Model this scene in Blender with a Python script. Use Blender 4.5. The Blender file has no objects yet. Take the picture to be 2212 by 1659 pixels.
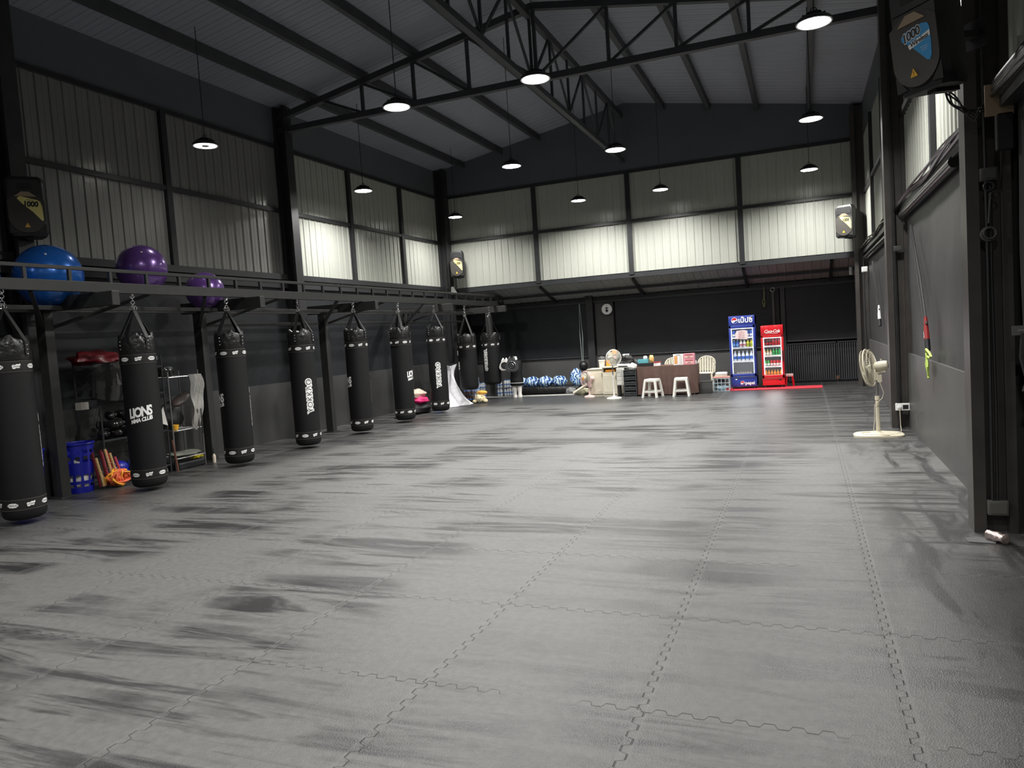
import bpy, bmesh, math, random
from mathutils import Vector, Matrix
S = bpy.context.scene
C = S.collection
PI = math.pi
R = math.radians
rnd = random.Random(7)

# ---------------------------------------------------------------- camera
cam_d = bpy.data.cameras.new('camera')
cam = bpy.data.objects.new('camera', cam_d)
C.objects.link(cam)
cam_d.sensor_width = 36.0
cam_d.lens = 1595.8 / 2212 * 36.0
cam_d.clip_start = 0.05
cam_d.clip_end = 200
Rv = Vector((0.92810857, 0.36650407, -0.06549242))
Uv = Vector((0.03698451, 0.08427956, 0.99575554))
Fv = Vector((-0.37046813, 0.92659145, -0.06466561))
m3 = Matrix((Rv, Uv, -Fv)).transposed()
cam.matrix_world = Matrix.Translation((0, 0, 1.564)) @ m3.to_4x4()
S.camera = cam
CAM = Vector((0, 0, 1.564))

# ---------------------------------------------------------------- world, exposure
w = bpy.data.worlds.new('world')
S.world = w
w.use_nodes = True
w.node_tree.nodes['Background'].inputs[0].default_value = (0.55, 0.65, 0.8, 1)
w.node_tree.nodes['Background'].inputs[1].default_value = 0.02
S.view_settings.view_transform = 'Standard'
S.view_settings.look = 'None'
S.view_settings.gamma = 1
S.view_settings.exposure = 0.0
S.view_settings.use_curve_mapping = False
LAMP_W = 122.0
LAMP_COL = (1.0, 0.985, 0.955)

# ---------------------------------------------------------------- materials
_m = {}
def mat(name, col, rough=0.5, metal=0.0, spec=0.5, emit=None, es=0, bump=None, noise=None, coat=0, trans=0, alpha=1, sheen=0):
    if name in _m: return _m[name]
    m = bpy.data.materials.new(name); m.use_nodes = True
    nt = m.node_tree; b = nt.nodes['Principled BSDF']
    b.inputs['Base Color'].default_value = (*col, 1)
    b.inputs['Roughness'].default_value = rough
    b.inputs['Metallic'].default_value = metal
    b.inputs['Specular IOR Level'].default_value = spec
    b.inputs['Coat Weight'].default_value = coat
    b.inputs['Transmission Weight'].default_value = trans
    b.inputs['Alpha'].default_value = alpha
    if sheen: b.inputs['Sheen Weight'].default_value = sheen
    if emit:
        b.inputs['Emission Color'].default_value = (*emit, 1)
        b.inputs['Emission Strength'].default_value = es
    tc = nt.nodes.new('ShaderNodeTexCoord')
    if noise:   # (scale, amount, detail)
        n = nt.nodes.new('ShaderNodeTexNoise'); n.inputs['Scale'].default_value = noise[0]
        n.inputs['Detail'].default_value = 4
        nt.links.new(tc.outputs['Object'], n.inputs['Vector'])
        mx = nt.nodes.new('ShaderNodeMix'); mx.data_type = 'RGBA'
        a = noise[1]
        mx.inputs['A'].default_value = (*[c * (1 - a) for c in col], 1)
        mx.inputs['B'].default_value = (*[min(1, c * (1 + a)) for c in col], 1)
        nt.links.new(n.outputs['Fac'], mx.inputs['Factor'])
        nt.links.new(mx.outputs['Result'], b.inputs['Base Color'])
    if bump:    # (scale, strength, distance)
        n = nt.nodes.new('ShaderNodeTexNoise'); n.inputs['Scale'].default_value = bump[0]
        n.inputs['Detail'].default_value = 3
        nt.links.new(tc.outputs['Object'], n.inputs['Vector'])
        bp = nt.nodes.new('ShaderNodeBump'); bp.inputs['Strength'].default_value = bump[1]
        bp.inputs['Distance'].default_value = bump[2]
        nt.links.new(n.outputs['Fac'], bp.inputs['Height'])
        nt.links.new(bp.outputs['Normal'], b.inputs['Normal'])
    _m[name] = m
    return m

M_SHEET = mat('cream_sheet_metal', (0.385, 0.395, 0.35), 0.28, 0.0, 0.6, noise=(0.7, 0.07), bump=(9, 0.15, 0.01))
M_ROOF = mat('roof_sheet', (0.25, 0.27, 0.31), 0.45, 0.0, 0.5, noise=(0.5, 0.2))
M_STEEL = mat('black_painted_steel', (0.022, 0.023, 0.025), 0.42, 0, 0.5, noise=(6, 0.35), bump=(40, 0.1, 0.004))
M_TRUSS = mat('truss_paint', (0.05, 0.052, 0.058), 0.55, 0, 0.4, noise=(4, 0.3))
M_COLUMN = mat('column_paint', (0.06, 0.054, 0.050), 0.4, 0, 0.5, noise=(5, 0.4), bump=(30, 0.1, 0.004))
M_COLDARK = mat('black_column_paint', (0.028, 0.028, 0.030), 0.45, 0, 0.45, noise=(5, 0.4))
M_RACK = mat('dark_grey_rack_steel', (0.030, 0.030, 0.029), 0.42, 0, 0.5, noise=(8, 0.25), bump=(60, 0.1, 0.003))
M_DARKWALL = mat('charcoal_wall_panel', (0.052, 0.052, 0.051), 0.45, 0, 0.45, noise=(1.6, 0.35), bump=(3, 0.12, 0.02))
M_DARKWALL2 = mat('grey_wall_panel', (0.075, 0.074, 0.072), 0.45, 0, 0.45, noise=(1.3, 0.3), bump=(3, 0.12, 0.02))
M_BLIND = mat('black_blind_fabric', (0.012, 0.0135, 0.016), 0.55, 0, 0.4, noise=(2.0, 0.4), bump=(2.5, 0.35, 0.04))
M_BLACK = mat('matte_black', (0.008, 0.008, 0.009), 0.6)
M_BAGFAB = mat('bag_black_canvas', (0.0045, 0.005, 0.0055), 0.62, 0, 0.35, noise=(30, 0.3), bump=(300, 0.15, 0.001))
M_LEATHER = mat('black_leather', (0.012, 0.012, 0.012), 0.3, 0, 0.55, bump=(18, 0.6, 0.02))
M_WEB = mat('black_webbing', (0.01, 0.01, 0.01), 0.5, 0, 0.45, bump=(200, 0.3, 0.001))
M_STITCH = mat('brown_stitch', (0.09, 0.075, 0.06), 0.6)
M_WHITE = mat('white_print', (0.88, 0.88, 0.86), 0.5)
M_CHROME = mat('chrome', (0.7, 0.7, 0.7), 0.2, 1.0)
M_ALU = mat('brushed_metal_tube', (0.42, 0.42, 0.42), 0.3, 0.9)
M_WPLAST = mat('white_plastic', (0.75, 0.74, 0.68), 0.4, noise=(12, 0.05))
M_CREAM = mat('cream_plastic', (0.62, 0.57, 0.44), 0.4, noise=(10, 0.1))
M_SPEAK = mat('speaker_shell', (0.016, 0.016, 0.017), 0.42, bump=(150, 0.2, 0.002))
M_GRILLE = mat('speaker_grille', (0.05, 0.046, 0.04), 0.5, 0.2, bump=(260, 0.5, 0.004))
M_YEL = mat('yellow_sticker', (0.80, 0.70, 0.24), 0.4)
M_AMBER = mat('amber_sticker', (0.85, 0.45, 0.04), 0.4)
M_TAN = mat('tan_badge', (0.33, 0.25, 0.17), 0.35, 0.2)
M_BLUEST = mat('blue_sticker', (0.05, 0.33, 0.68), 0.35)
M_INK = mat('dark_ink', (0.012, 0.012, 0.015), 0.5)
M_PBLUE = mat('blue_fridge_paint', (0.028, 0.05, 0.30), 0.3, coat=0.3)
M_RED = mat('red_fridge_paint', (0.62, 0.012, 0.02), 0.3, coat=0.3)
M_REDMAT = mat('red_foam_mat', (0.60, 0.04, 0.06), 0.6, noise=(20, 0.15))
M_BROWN = mat('brown_table_cloth', (0.105, 0.058, 0.045), 0.7, noise=(6, 0.2), bump=(5, 0.4, 0.02))
M_CABW = mat('cream_cabinet', (0.68, 0.63, 0.50), 0.5, noise=(5, 0.05))
M_DGREY = mat('dark_grey_plastic', (0.05, 0.053, 0.055), 0.45)
M_BIN = mat('grey_bin_plastic', (0.06, 0.06, 0.057), 0.5)
M_ORANGE = mat('orange_card', (0.75, 0.30, 0.03), 0.5)
M_ORROPE = mat('coral_orange_rope', (0.85, 0.16, 0.06), 0.6)
M_YROPE = mat('yellow_orange_rope', (0.9, 0.42, 0.03), 0.6)
M_LIME = mat('lime_strap', (0.45, 0.60, 0.12), 0.6)
M_OLIVE = mat('olive_strap', (0.16, 0.19, 0.08), 0.6)
M_REDST = mat('red_strap', (0.30, 0.02, 0.02), 0.5)
M_REDCL = mat('dark_red_leather', (0.10, 0.004, 0.008), 0.4, bump=(14, 0.5, 0.02))
M_GLOVE = mat('glossy_black_glove', (0.012, 0.012, 0.012), 0.16, 0, 0.6, bump=(12, 0.3, 0.02))
M_BLUEP = mat('royal_blue_plastic', (0.01, 0.015, 0.30), 0.35)
M_PINK = mat('hot_pink_cloth', (0.75, 0.03, 0.18), 0.6, bump=(10, 0.5, 0.03))
M_PINKP = mat('pale_pink_plastic', (0.72, 0.52, 0.49), 0.4)
M_BEIGE = mat('beige_cloth', (0.60, 0.52, 0.42), 0.8, noise=(9, 0.2), bump=(9, 0.6, 0.03))
M_TOWEL = mat('white_cloth', (0.80, 0.78, 0.74), 0.85, bump=(12, 0.7, 0.03))
M_TARP = mat('white_tarp', (0.72, 0.72, 0.75), 0.35, bump=(5, 0.8, 0.06))
M_TEAL = mat('teal_tissue_box', (0.10, 0.38, 0.43), 0.5)
M_BAMBOO = mat('bamboo', (0.45, 0.30, 0.13), 0.5, noise=(30, 0.25))
M_TOY = mat('cream_plush', (0.72, 0.62, 0.40), 0.9, noise=(15, 0.15), bump=(60, 0.6, 0.01))
M_BOTWHITE = mat('milky_bottle', (0.70, 0.76, 0.84), 0.25)
M_BOTBLUE = mat('blue_bottle', (0.03, 0.13, 0.55), 0.3)
M_SHELFW = mat('fridge_white_liner', (0.72, 0.74, 0.76), 0.4)
M_LED = mat('led_strip', (1, 1, 1), 0.5, emit=(0.92, 0.97, 1.0), es=2.2)
M_LENS = mat('lamp_lens', (1, 1, 1), 0.5, emit=(1.0, 0.985, 0.93), es=22)
M_LENSDIM = mat('dim_lamp_lens', (1, 1, 1), 0.5, emit=(1.0, 0.98, 0.90), es=3)
M_LHOUSE = mat('lamp_housing', (0.03, 0.03, 0.032), 0.4, 0.3)
M_LRIM = mat('lamp_rim', (0.6, 0.6, 0.6), 0.3, 0.6)
M_CONC = mat('pale_threshold', (0.55, 0.55, 0.52), 0.6, noise=(8, 0.15))

def glass_mat():
    m = bpy.data.materials.new('clear_glass'); m.use_nodes = True
    nt = m.node_tree; nt.nodes.clear()
    o = nt.nodes.new('ShaderNodeOutputMaterial'); mx = nt.nodes.new('ShaderNodeMixShader')
    t = nt.nodes.new('ShaderNodeBsdfTransparent'); g = nt.nodes.new('ShaderNodeBsdfGlossy')
    g.inputs['Roughness'].default_value = 0.03; mx.inputs[0].default_value = 0.06
    nt.links.new(t.outputs[0], mx.inputs[1]); nt.links.new(g.outputs[0], mx.inputs[2]); nt.links.new(mx.outputs[0], o.inputs[0])
    return m
M_GLASS = glass_mat()

def ball_mat(name, c):
    return mat(name, c, 0.25, 0.35, 0.6, coat=0.4)
M_BBLUE = ball_mat('pearl_blue_vinyl', (0.012, 0.12, 0.48))
M_BPURP = ball_mat('pearl_purple_vinyl', (0.13, 0.055, 0.25))

def stripe_mat():
    m = bpy.data.materials.new('blue_white_print_fabric'); m.use_nodes = True
    nt = m.node_tree; b = nt.nodes['Principled BSDF']; b.inputs['Roughness'].default_value = 0.45
    tc = nt.nodes.new('ShaderNodeTexCoord')
    wv = nt.nodes.new('ShaderNodeTexWave'); wv.inputs['Scale'].default_value = 3.5; wv.inputs['Distortion'].default_value = 9
    wv.inputs['Detail'].default_value = 2; wv.inputs['Detail Scale'].default_value = 2.5
    nt.links.new(tc.outputs['Object'], wv.inputs['Vector'])
    cr = nt.nodes.new('ShaderNodeValToRGB')
    e = cr.color_ramp.elements; e[0].position = 0.0; e[0].color = (0.02, 0.03, 0.06, 1); e[1].position = 1; e[1].color = (0.62, 0.74, 0.85, 1)
    a = e.new(0.35); a.color = (0.03, 0.16, 0.60, 1); a = e.new(0.62); a.color = (0.15, 0.40, 0.80, 1); a = e.new(0.72); a.color = (0.55, 0.62, 0.40, 1)
    nt.links.new(wv.outputs['Fac'], cr.inputs['Fac']); nt.links.new(cr.outputs['Color'], b.inputs['Base Color'])
    return m
M_STRIPE = stripe_mat()

# floor: interlocking rubber mats, dusty, with mop marks
GX, GY = -3.68075, 2.89269
def floor_mat():
    m = bpy.data.materials.new('interlocking_rubber_mats'); m.use_nodes = True
    nt = m.node_tree; N = nt.nodes; L = nt.links; b = N['Principled BSDF']
    tc = N.new('ShaderNodeTexCoord'); sp = N.new('ShaderNodeSeparateXYZ'); L.new(tc.outputs['Object'], sp.inputs[0])
    def mth(op, a, bb=None, c=None):
        n = N.new('ShaderNodeMath'); n.operation = op
        for i, v in enumerate((a, bb, c)):
            if v is None: continue
            if isinstance(v, (int, float)): n.inputs[i].default_value = v
            else: L.new(v, n.inputs[i])
        return n.outputs[0]
    def noise(sx, sy, detail, seed=0, rough=0.55, dist=0):
        mp = N.new('ShaderNodeMapping'); mp.inputs['Scale'].default_value = (sx, sy, 1); mp.inputs['Location'].default_value = (seed, seed * 1.7, 0)
        L.new(tc.outputs['Object'], mp.inputs['Vector'])
        n = N.new('ShaderNodeTexNoise'); n.inputs['Scale'].default_value = 1; n.inputs['Detail'].default_value = detail
        n.inputs['Roughness'].default_value = rough; n.inputs['Distortion'].default_value = dist
        L.new(mp.outputs[0], n.inputs['Vector']); return n.outputs['Fac']
    def ss(v, lo, hi):
        n = N.new('ShaderNodeMapRange'); n.interpolation_type = 'SMOOTHSTEP'
        n.inputs['From Min'].default_value = lo; n.inputs['From Max'].default_value = hi
        L.new(v, n.inputs['Value']); return n.outputs[0]
    def seam(x, y, ox):
        # signed distance to the nearest tile border, wriggled by the teeth of the joint
        xs = mth('SUBTRACT', x, ox)
        f = mth('SUBTRACT', mth('FRACT', mth('ADD', xs, 0.5)), 0.5)
        ph = mth('MULTIPLY', y, 2 * PI / 0.105)
        sn = mth('SINE', ph)
        sq = mth('MULTIPLY', mth('MAXIMUM', mth('MINIMUM', mth('MULTIPLY', sn, 2.6), 1.0), -1.0), 0.0155)
        d = mth('ABSOLUTE', mth('SUBTRACT', f, sq))
        fl = mth('ABSOLUTE', sn)
        # joint looks thinner on the steep side of the teeth
        return mth('SUBTRACT', 1.0, ss(d, 0.0012, 0.0048)), mth('SUBTRACT', 1.0, ss(mth('ABSOLUTE', f), 0.016, 0.036))
    s1, w1 = seam(sp.outputs[0], sp.outputs[1], GX)
    s2, w2 = seam(sp.outputs[1], sp.outputs[0], GY)
    brk = ss(noise(1.3, 1.3, 3, 9), 0.40, 0.55)
    s2b = mth('MULTIPLY', s2, mth('ADD', mth('MULTIPLY', brk, 0.85), 0.1))
    seamv = mth('MAXIMUM', mth('MULTIPLY', s1, 0.9), s2b)
    glint_band = mth('MAXIMUM', w1, mth('MULTIPLY', w2, 0.5))
    # mop streaks: long along X, different in every tile
    st = ss(noise(0.6, 4.6, 5, 3, 0.62, 0.9), 0.43, 0.60)
    st2 = ss(noise(0.8, 9.0, 4, 21, 0.6, 0.3), 0.50, 0.64)
    area = ss(noise(0.8, 0.7, 3, 14), 0.40, 0.60)
    area2 = ss(noise(0.5, 0.35, 3, 40), 0.46, 0.62)
    dk = mth('MULTIPLY', st, area)
    dk = mth('MAXIMUM', dk, mth('MULTIPLY', mth('MULTIPLY', st2, area2), 0.8))
    # marks along Y on the right-hand strip of mats
    rt = ss(sp.outputs[0], 0.15, 0.75)
    yst = ss(noise(4.2, 0.8, 4, 5, 0.6, 0.8), 0.44, 0.62)
    dk = mth('MAXIMUM', dk, mth('MULTIPLY', mth('MULTIPLY', yst, rt), 0.9))
    # darker, smoother corner at the near right, and the far strip
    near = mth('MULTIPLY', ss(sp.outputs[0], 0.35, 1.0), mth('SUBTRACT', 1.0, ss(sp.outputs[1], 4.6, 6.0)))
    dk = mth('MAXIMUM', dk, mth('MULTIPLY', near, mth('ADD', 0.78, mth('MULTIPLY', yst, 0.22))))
    farl = mth('MULTIPLY', ss(sp.outputs[1], 9.5, 9.95), mth('MULTIPLY', ss(sp.outputs[0], -1.2, -0.3), 1.0))
    dk = mth('MAXIMUM', dk, mth('MULTIPLY', farl, mth('ADD', 0.5, mth('MULTIPLY', st, 0.5))))
    bandv = mth('MULTIPLY', mth('MULTIPLY', ss(sp.outputs[1], 9.85, 9.95), mth('SUBTRACT', 1.0, ss(sp.outputs[1], 10.15, 10.6))), mth('MULTIPLY', ss(sp.outputs[0], -6.6, -5.6), mth('SUBTRACT', 1.0, ss(sp.outputs[0], -2.2, -1.4))))
    dk = mth('MAXIMUM', dk, mth('MULTIPLY', bandv, mth('ADD', 0.5, mth('MULTIPLY', st2, 0.5))))
    midc = mth('MULTIPLY', ss(sp.outputs[1], 4.8, 6.0), mth('MULTIPLY', ss(sp.outputs[0], -1.4, -0.8), mth('SUBTRACT', 1.0, ss(sp.outputs[0], -0.45, 0.1))))
    dk = mth('MAXIMUM', dk, mth('MULTIPLY', midc, mth('ADD', 0.15, mth('MULTIPLY', st2, 0.6))))
    far2 = ss(sp.outputs[1], 14.8, 15.8)
    dk = mth('MAXIMUM', dk, mth('MULTIPLY', far2, 0.75))
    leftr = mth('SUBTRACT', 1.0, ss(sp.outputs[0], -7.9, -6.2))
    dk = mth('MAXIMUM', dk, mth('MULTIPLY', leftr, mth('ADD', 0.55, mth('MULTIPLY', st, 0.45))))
    fine = noise(22, 22, 4, 2)
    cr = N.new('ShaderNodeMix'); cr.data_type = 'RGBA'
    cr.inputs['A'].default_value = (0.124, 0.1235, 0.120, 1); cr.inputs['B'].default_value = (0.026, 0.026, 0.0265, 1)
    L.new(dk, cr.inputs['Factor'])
    c2 = N.new('ShaderNodeMix'); c2.data_type = 'RGBA'; c2.blend_type = 'MULTIPLY'
    c2.inputs['Factor'].default_value = 0.35; L.new(cr.outputs['Result'], c2.inputs['A'])
    g = N.new('ShaderNodeCombineColor'); 
    for i in range(3): L.new(mth('MULTIPLY', fine, 1.9), g.inputs[i])
    L.new(g.outputs[0], c2.inputs['B'])
    c3 = N.new('ShaderNodeMix'); c3.data_type = 'RGBA'; L.new(mth('MULTIPLY', glint_band, 0.24), c3.inputs['Factor'])  # lighter colour beside the joints paints in their glints
    L.new(c2.outputs['Result'], c3.inputs['A']); c3.inputs['B'].default_value = (0.155, 0.155, 0.15, 1)
    c4 = N.new('ShaderNodeMix'); c4.data_type = 'RGBA'; L.new(mth('MULTIPLY', seamv, 0.9), c4.inputs['Factor'])
    L.new(c3.outputs['Result'], c4.inputs['A']); c4.inputs['B'].default_value = (0.012, 0.012, 0.012, 1)
    L.new(c4.outputs['Result'], b.inputs['Base Color'])
    rr = mth('SUBTRACT', 0.47, mth('MULTIPLY', dk, 0.12))
    L.new(rr, b.inputs['Roughness'])
    b.inputs['Specular IOR Level'].default_value = 0.5
    # bump: pebble texture + joints
    v = N.new('ShaderNodeTexVoronoi'); v.inputs['Scale'].default_value = 160
    L.new(tc.outputs['Object'], v.inputs['Vector'])
    h = mth('SUBTRACT', mth('MULTIPLY', v.outputs['Distance'], 0.0016), mth('MULTIPLY', seamv, 0.006))
    h = mth('ADD', h, mth('MULTIPLY', glint_band, -0.0012))
    h = mth('ADD', h, mth('MULTIPLY', noise(1.2, 2.2, 2, 30), 0.012))
    bp = N.new('ShaderNodeBump'); bp.inputs['Strength'].default_value = 0.55; bp.inputs['Distance'].default_value = 1.0
    L.new(h, bp.inputs['Height']); L.new(bp.outputs['Normal'], b.inputs['Normal'])
    return m
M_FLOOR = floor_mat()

# ---------------------------------------------------------------- mesh builder
class MB:
    def __init__(s): s.v = []; s.f = []; s.mi = []; s.cur = 0
    def add(s, vs, fs, tf=None):
        n = len(s.v)
        for p in vs:
            p = Vector(p)
            s.v.append(tf @ p if tf is not None else p)
        for f in fs:
            s.f.append([i + n for i in f]); s.mi.append(s.cur)
        return s
    def box(s, a, b, tf=None):
        x0, y0, z0 = a; x1, y1, z1 = b
        vs = [(x0,y0,z0),(x1,y0,z0),(x1,y1,z0),(x0,y1,z0),(x0,y0,z1),(x1,y0,z1),(x1,y1,z1),(x0,y1,z1)]
        return s.add(vs, [(0,3,2,1),(4,5,6,7),(0,1,5,4),(1,2,6,5),(2,3,7,6),(3,0,4,7)], tf)
    def cbox(s, c, d, rz=0, tf=None):
        t = Matrix.Translation(c) @ Matrix.Rotation(rz, 4, 'Z')
        if tf is not None: t = tf @ t
        return s.box((-d[0]/2,-d[1]/2,-d[2]/2),(d[0]/2,d[1]/2,d[2]/2), t)
    def rbox(s, a, b, r=0.01, tf=None):
        # box with chamfered edges
        bm = bmesh.new(); x0,y0,z0 = a; x1,y1,z1 = b
        bmesh.ops.create_cube(bm, size=1)
        for v in bm.verts: v.co = Vector(((x0+x1)/2 + v.co.x*(x1-x0), (y0+y1)/2 + v.co.y*(y1-y0), (z0+z1)/2 + v.co.z*(z1-z0)))
        bmesh.ops.bevel(bm, geom=bm.edges[:], offset=r, segments=2, affect='EDGES', profile=0.5)
        s.bm(bm, tf); return s
    def bm(s, bm, tf=None):
        bm.verts.index_update()
        s.add([v.co.copy() for v in bm.verts], [[v.index for v in f.verts] for f in bm.faces], tf); bm.free(); return s
    def bar(s, p, q, w, h, up=(0,0,1)):
        # rectangular bar from p to q, w across, h along 'up'
        p = Vector(p); q = Vector(q); d = q - p; l = d.length; d.normalize(); up = Vector(up)
        x = d.cross(up)
        if x.length < 1e-4: x = d.cross(Vector((1,0,0)))
        x.normalize(); u = x.cross(d); vs = []
        for t in (p, q):
            for a, bb in ((-1,-1),(1,-1),(1,1),(-1,1)): vs.append(t + x*(a*w/2) + u*(bb*h/2))
        return s.add(vs, [(0,1,2,3),(7,6,5,4),(0,4,5,1),(1,5,6,2),(2,6,7,3),(3,7,4,0)])
    def cyl(s, p, q, r0, r1=None, n=16, cap=True):
        r1 = r0 if r1 is None else r1
        p = Vector(p); q = Vector(q); d = (q-p).normalized()
        x = d.orthogonal().normalized(); y = d.cross(x); vs = []; fs = []
        for c, r in ((p, r0), (q, r1)):
            for i in range(n):
                a = 2*PI*i/n; vs.append(c + x*math.cos(a)*r + y*math.sin(a)*r)
        for i in range(n): fs.append((i, (i+1)%n, n+(i+1)%n, n+i))
        if cap: fs.append(list(range(n))[::-1]); fs.append(list(range(n, 2*n)))
        return s.add(vs, fs)
    def tube(s, pts, r, n=8, closed=False, flat=None):
        pts = [Vector(p) for p in pts]; m = len(pts); vs = []; fs = []; prev = None
        for i, p in enumerate(pts):
            if closed: t = pts[(i+1)%m] - pts[i-1]
            else: t = pts[min(i+1,m-1)] - pts[max(i-1,0)]
            t = t.normalized() if t.length > 1e-9 else Vector((0,0,1))
            if prev is None: x = t.orthogonal().normalized()
            else:
                x = prev - t*prev.dot(t); x = x.normalized() if x.length > 1e-6 else t.orthogonal().normalized()
            prev = x; y = t.cross(x)
            rr = r[i] if isinstance(r, (list, tuple)) else r
            for k in range(n):
                a = 2*PI*k/n; vs.append(p + x*math.cos(a)*rr + y*math.sin(a)*rr)
        for i in range(m if closed else m-1):
            j = (i+1) % m
            for k in range(n): fs.append((i*n+k, i*n+(k+1)%n, j*n+(k+1)%n, j*n+k))
        if not closed: fs.append(list(range(n))[::-1]); fs.append([(m-1)*n+k for k in range(n)])
        return s.add(vs, fs)
    def ribbon(s, pts, wdir, w, th=0.004):
        wdir = Vector(wdir).normalized(); pts = [Vector(p) for p in pts]
        for a, bb in zip(pts[:-1], pts[1:]):
            d = (bb-a).normalized(); nn = d.cross(wdir)
            if nn.length < 1e-5: nn = Vector((0,0,1))
            nn.normalize(); s.bar(a, bb, w, th, up=nn)
        return s
    def lathe(s, prof, n=24, tf=None, fn=None, cap=True):
        vs = []; fs = []; m = len(prof)
        for j, (r, z) in enumerate(prof):
            for i in range(n):
                a = 2*PI*i/n; rr = r; zz = z
                if fn: rr, zz = fn(a, r, z, j)
                vs.append((rr*math.cos(a), rr*math.sin(a), zz))
        for j in range(m-1):
            for i in range(n): fs.append((j*n+i, j*n+(i+1)%n, (j+1)*n+(i+1)%n, (j+1)*n+i))
        if cap:
            fs.append(list(range(n))[::-1]); fs.append([(m-1)*n+i for i in range(n)])
        return s.add(vs, fs, tf)
    def ell(s, c, r, n=16, m=10, tf=None, fn=None):
        vs = []; fs = []
        r = (r, r, r) if isinstance(r, (int, float)) else r
        t = Matrix.Translation(c) if tf is None else tf @ Matrix.Translation(c)
        for j in range(1, m):
            ph = PI*j/m
            for i in range(n):
                a = 2*PI*i/n; p = Vector((math.sin(ph)*math.cos(a), math.sin(ph)*math.sin(a), math.cos(ph)))
                if fn: p = fn(p)
                vs.append((p.x*r[0], p.y*r[1], p.z*r[2]))
        for j in range(m-2):
            for i in range(n): fs.append((j*n+i, (j+1)*n+i, (j+1)*n+(i+1)%n, j*n+(i+1)%n))
        k = len(vs)
        for sgn in (1, -1):
            p = Vector((0,0,sgn))
            if fn: p = fn(p)
            vs.append((p.x*r[0], p.y*r[1], p.z*r[2]))
        for i in range(n):
            fs.append((k, i, (i+1)%n)); fs.append((k+1, (m-2)*n+(i+1)%n, (m-2)*n+i))
        return s.add(vs, fs, t)
    def torus(s, c, R0, r, n=32, k=8, tf=None, axis='Z'):
        pts = []
        for i in range(n):
            a = 2*PI*i/n
            p = {'Z': Vector((math.cos(a)*R0, math.sin(a)*R0, 0)), 'X': Vector((0, math.cos(a)*R0, math.sin(a)*R0)), 'Y': Vector((math.cos(a)*R0, 0, math.sin(a)*R0))}[axis] + Vector(c)
            pts.append(tf @ p if tf is not None else p)
        return s.tube(pts, r, k, closed=True)
    def prism(s, poly, d, tf=None):
        # poly in XY, extruded 0..d along Z
        n = len(poly); vs = [(x, y, 0) for x, y in poly] + [(x, y, d) for x, y in poly]
        fs = [list(range(n))[::-1], list(range(n, 2*n))] + [(i, (i+1)%n, n+(i+1)%n, n+i) for i in range(n)]
        return s.add(vs, fs, tf)
    def m(s, k): s.cur = k; return s
    def build(s, name, mats, parent=None, smooth=False, loc=None):
        me = bpy.data.meshes.new(name); me.from_pydata([tuple(v) for v in s.v], [], s.f)
        if not isinstance(mats, (list, tuple)): mats = [mats]
        for x in mats: me.materials.append(x)
        me.polygons.foreach_set('material_index', s.mi)
        me.update()
        bm = bmesh.new(); bm.from_mesh(me); bmesh.ops.recalc_face_normals(bm, faces=bm.faces[:]); bm.to_mesh(me); bm.free()
        if smooth:
            me.polygons.foreach_set('use_smooth', [True]*len(me.polygons))
            try: me.set_sharp_from_angle(angle=R(42))
            except Exception: pass
        o = bpy.data.objects.new(name, me); C.objects.link(o)
        if parent is not None: o.parent = parent
        if loc is not None: o.location = loc
        return o

def tag(o, label=None, cat=None, group=None, kind=None):
    if label: o['label'] = label
    if cat: o['category'] = cat
    if group: o['group'] = group
    if kind: o['kind'] = kind
    return o
def thing(name, label, cat, loc=(0,0,0), rz=0, group=None):
    o = bpy.data.objects.new(name, None); C.objects.link(o); o.location = loc; o.rotation_euler = (0,0,rz)
    o.empty_display_size = 0.1
    return tag(o, label, cat, group)
def struct(o): o['kind'] = 'structure'; return o
def copy_tree(o, parent=None):
    c = o.copy(); C.objects.link(c)
    if parent is not None: c.parent = parent
    for ch in list(o.children): copy_tree(ch, c)
    return c

_tc = {}
def text_mesh(body, size=0.1, offset=0.0, shear=0.0, spacing=1.0):
    key = (body, size, offset, shear, spacing)
    if key in _tc: return _tc[key]
    cu = bpy.data.curves.new('t', 'FONT'); cu.body = body; cu.size = size; cu.offset = offset; cu.shear = shear
    cu.space_character = spacing; cu.resolution_u = 3
    cu.align_x = 'CENTER'; cu.align_y = 'CENTER'
    o = bpy.data.objects.new('t', cu); C.objects.link(o)
    bpy.context.view_layer.update()
    me = o.evaluated_get(bpy.context.evaluated_depsgraph_get()).to_mesh()
    vs = [v.co.copy() for v in me.vertices]; fs = [list(p.vertices) for p in me.polygons]
    o.to_mesh_clear(); bpy.data.objects.remove(o); bpy.data.curves.remove(cu)
    _tc[key] = (vs, fs); return vs, fs
def face_tf(origin, right, up):
    r = Vector(right).normalized(); u = Vector(up).normalized(); n = r.cross(u)
    return Matrix.Translation(origin) @ Matrix((r, u, n)).transposed().to_4x4()

# ---------------------------------------------------------------- setting
XL, XR, YB, YF = -8.8, 1.3, 17.65, -5.0
Z1, Z2, Z3, Z4 = 1.0, 2.9, 4.1, 5.25     # low panel, blind top, mid girt, sheet top
ZC = 5.57                                 # truss bottom chord
COLY = [-4.5, 0.7, 6.15, 11.27, 17.65]

bmF = MB(); bmF.box((XL-0.3, YF-0.2, -0.1), (XR+1.4, 19.2, 0)); struct(bmF.build('floor', M_FLOOR))

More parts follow.
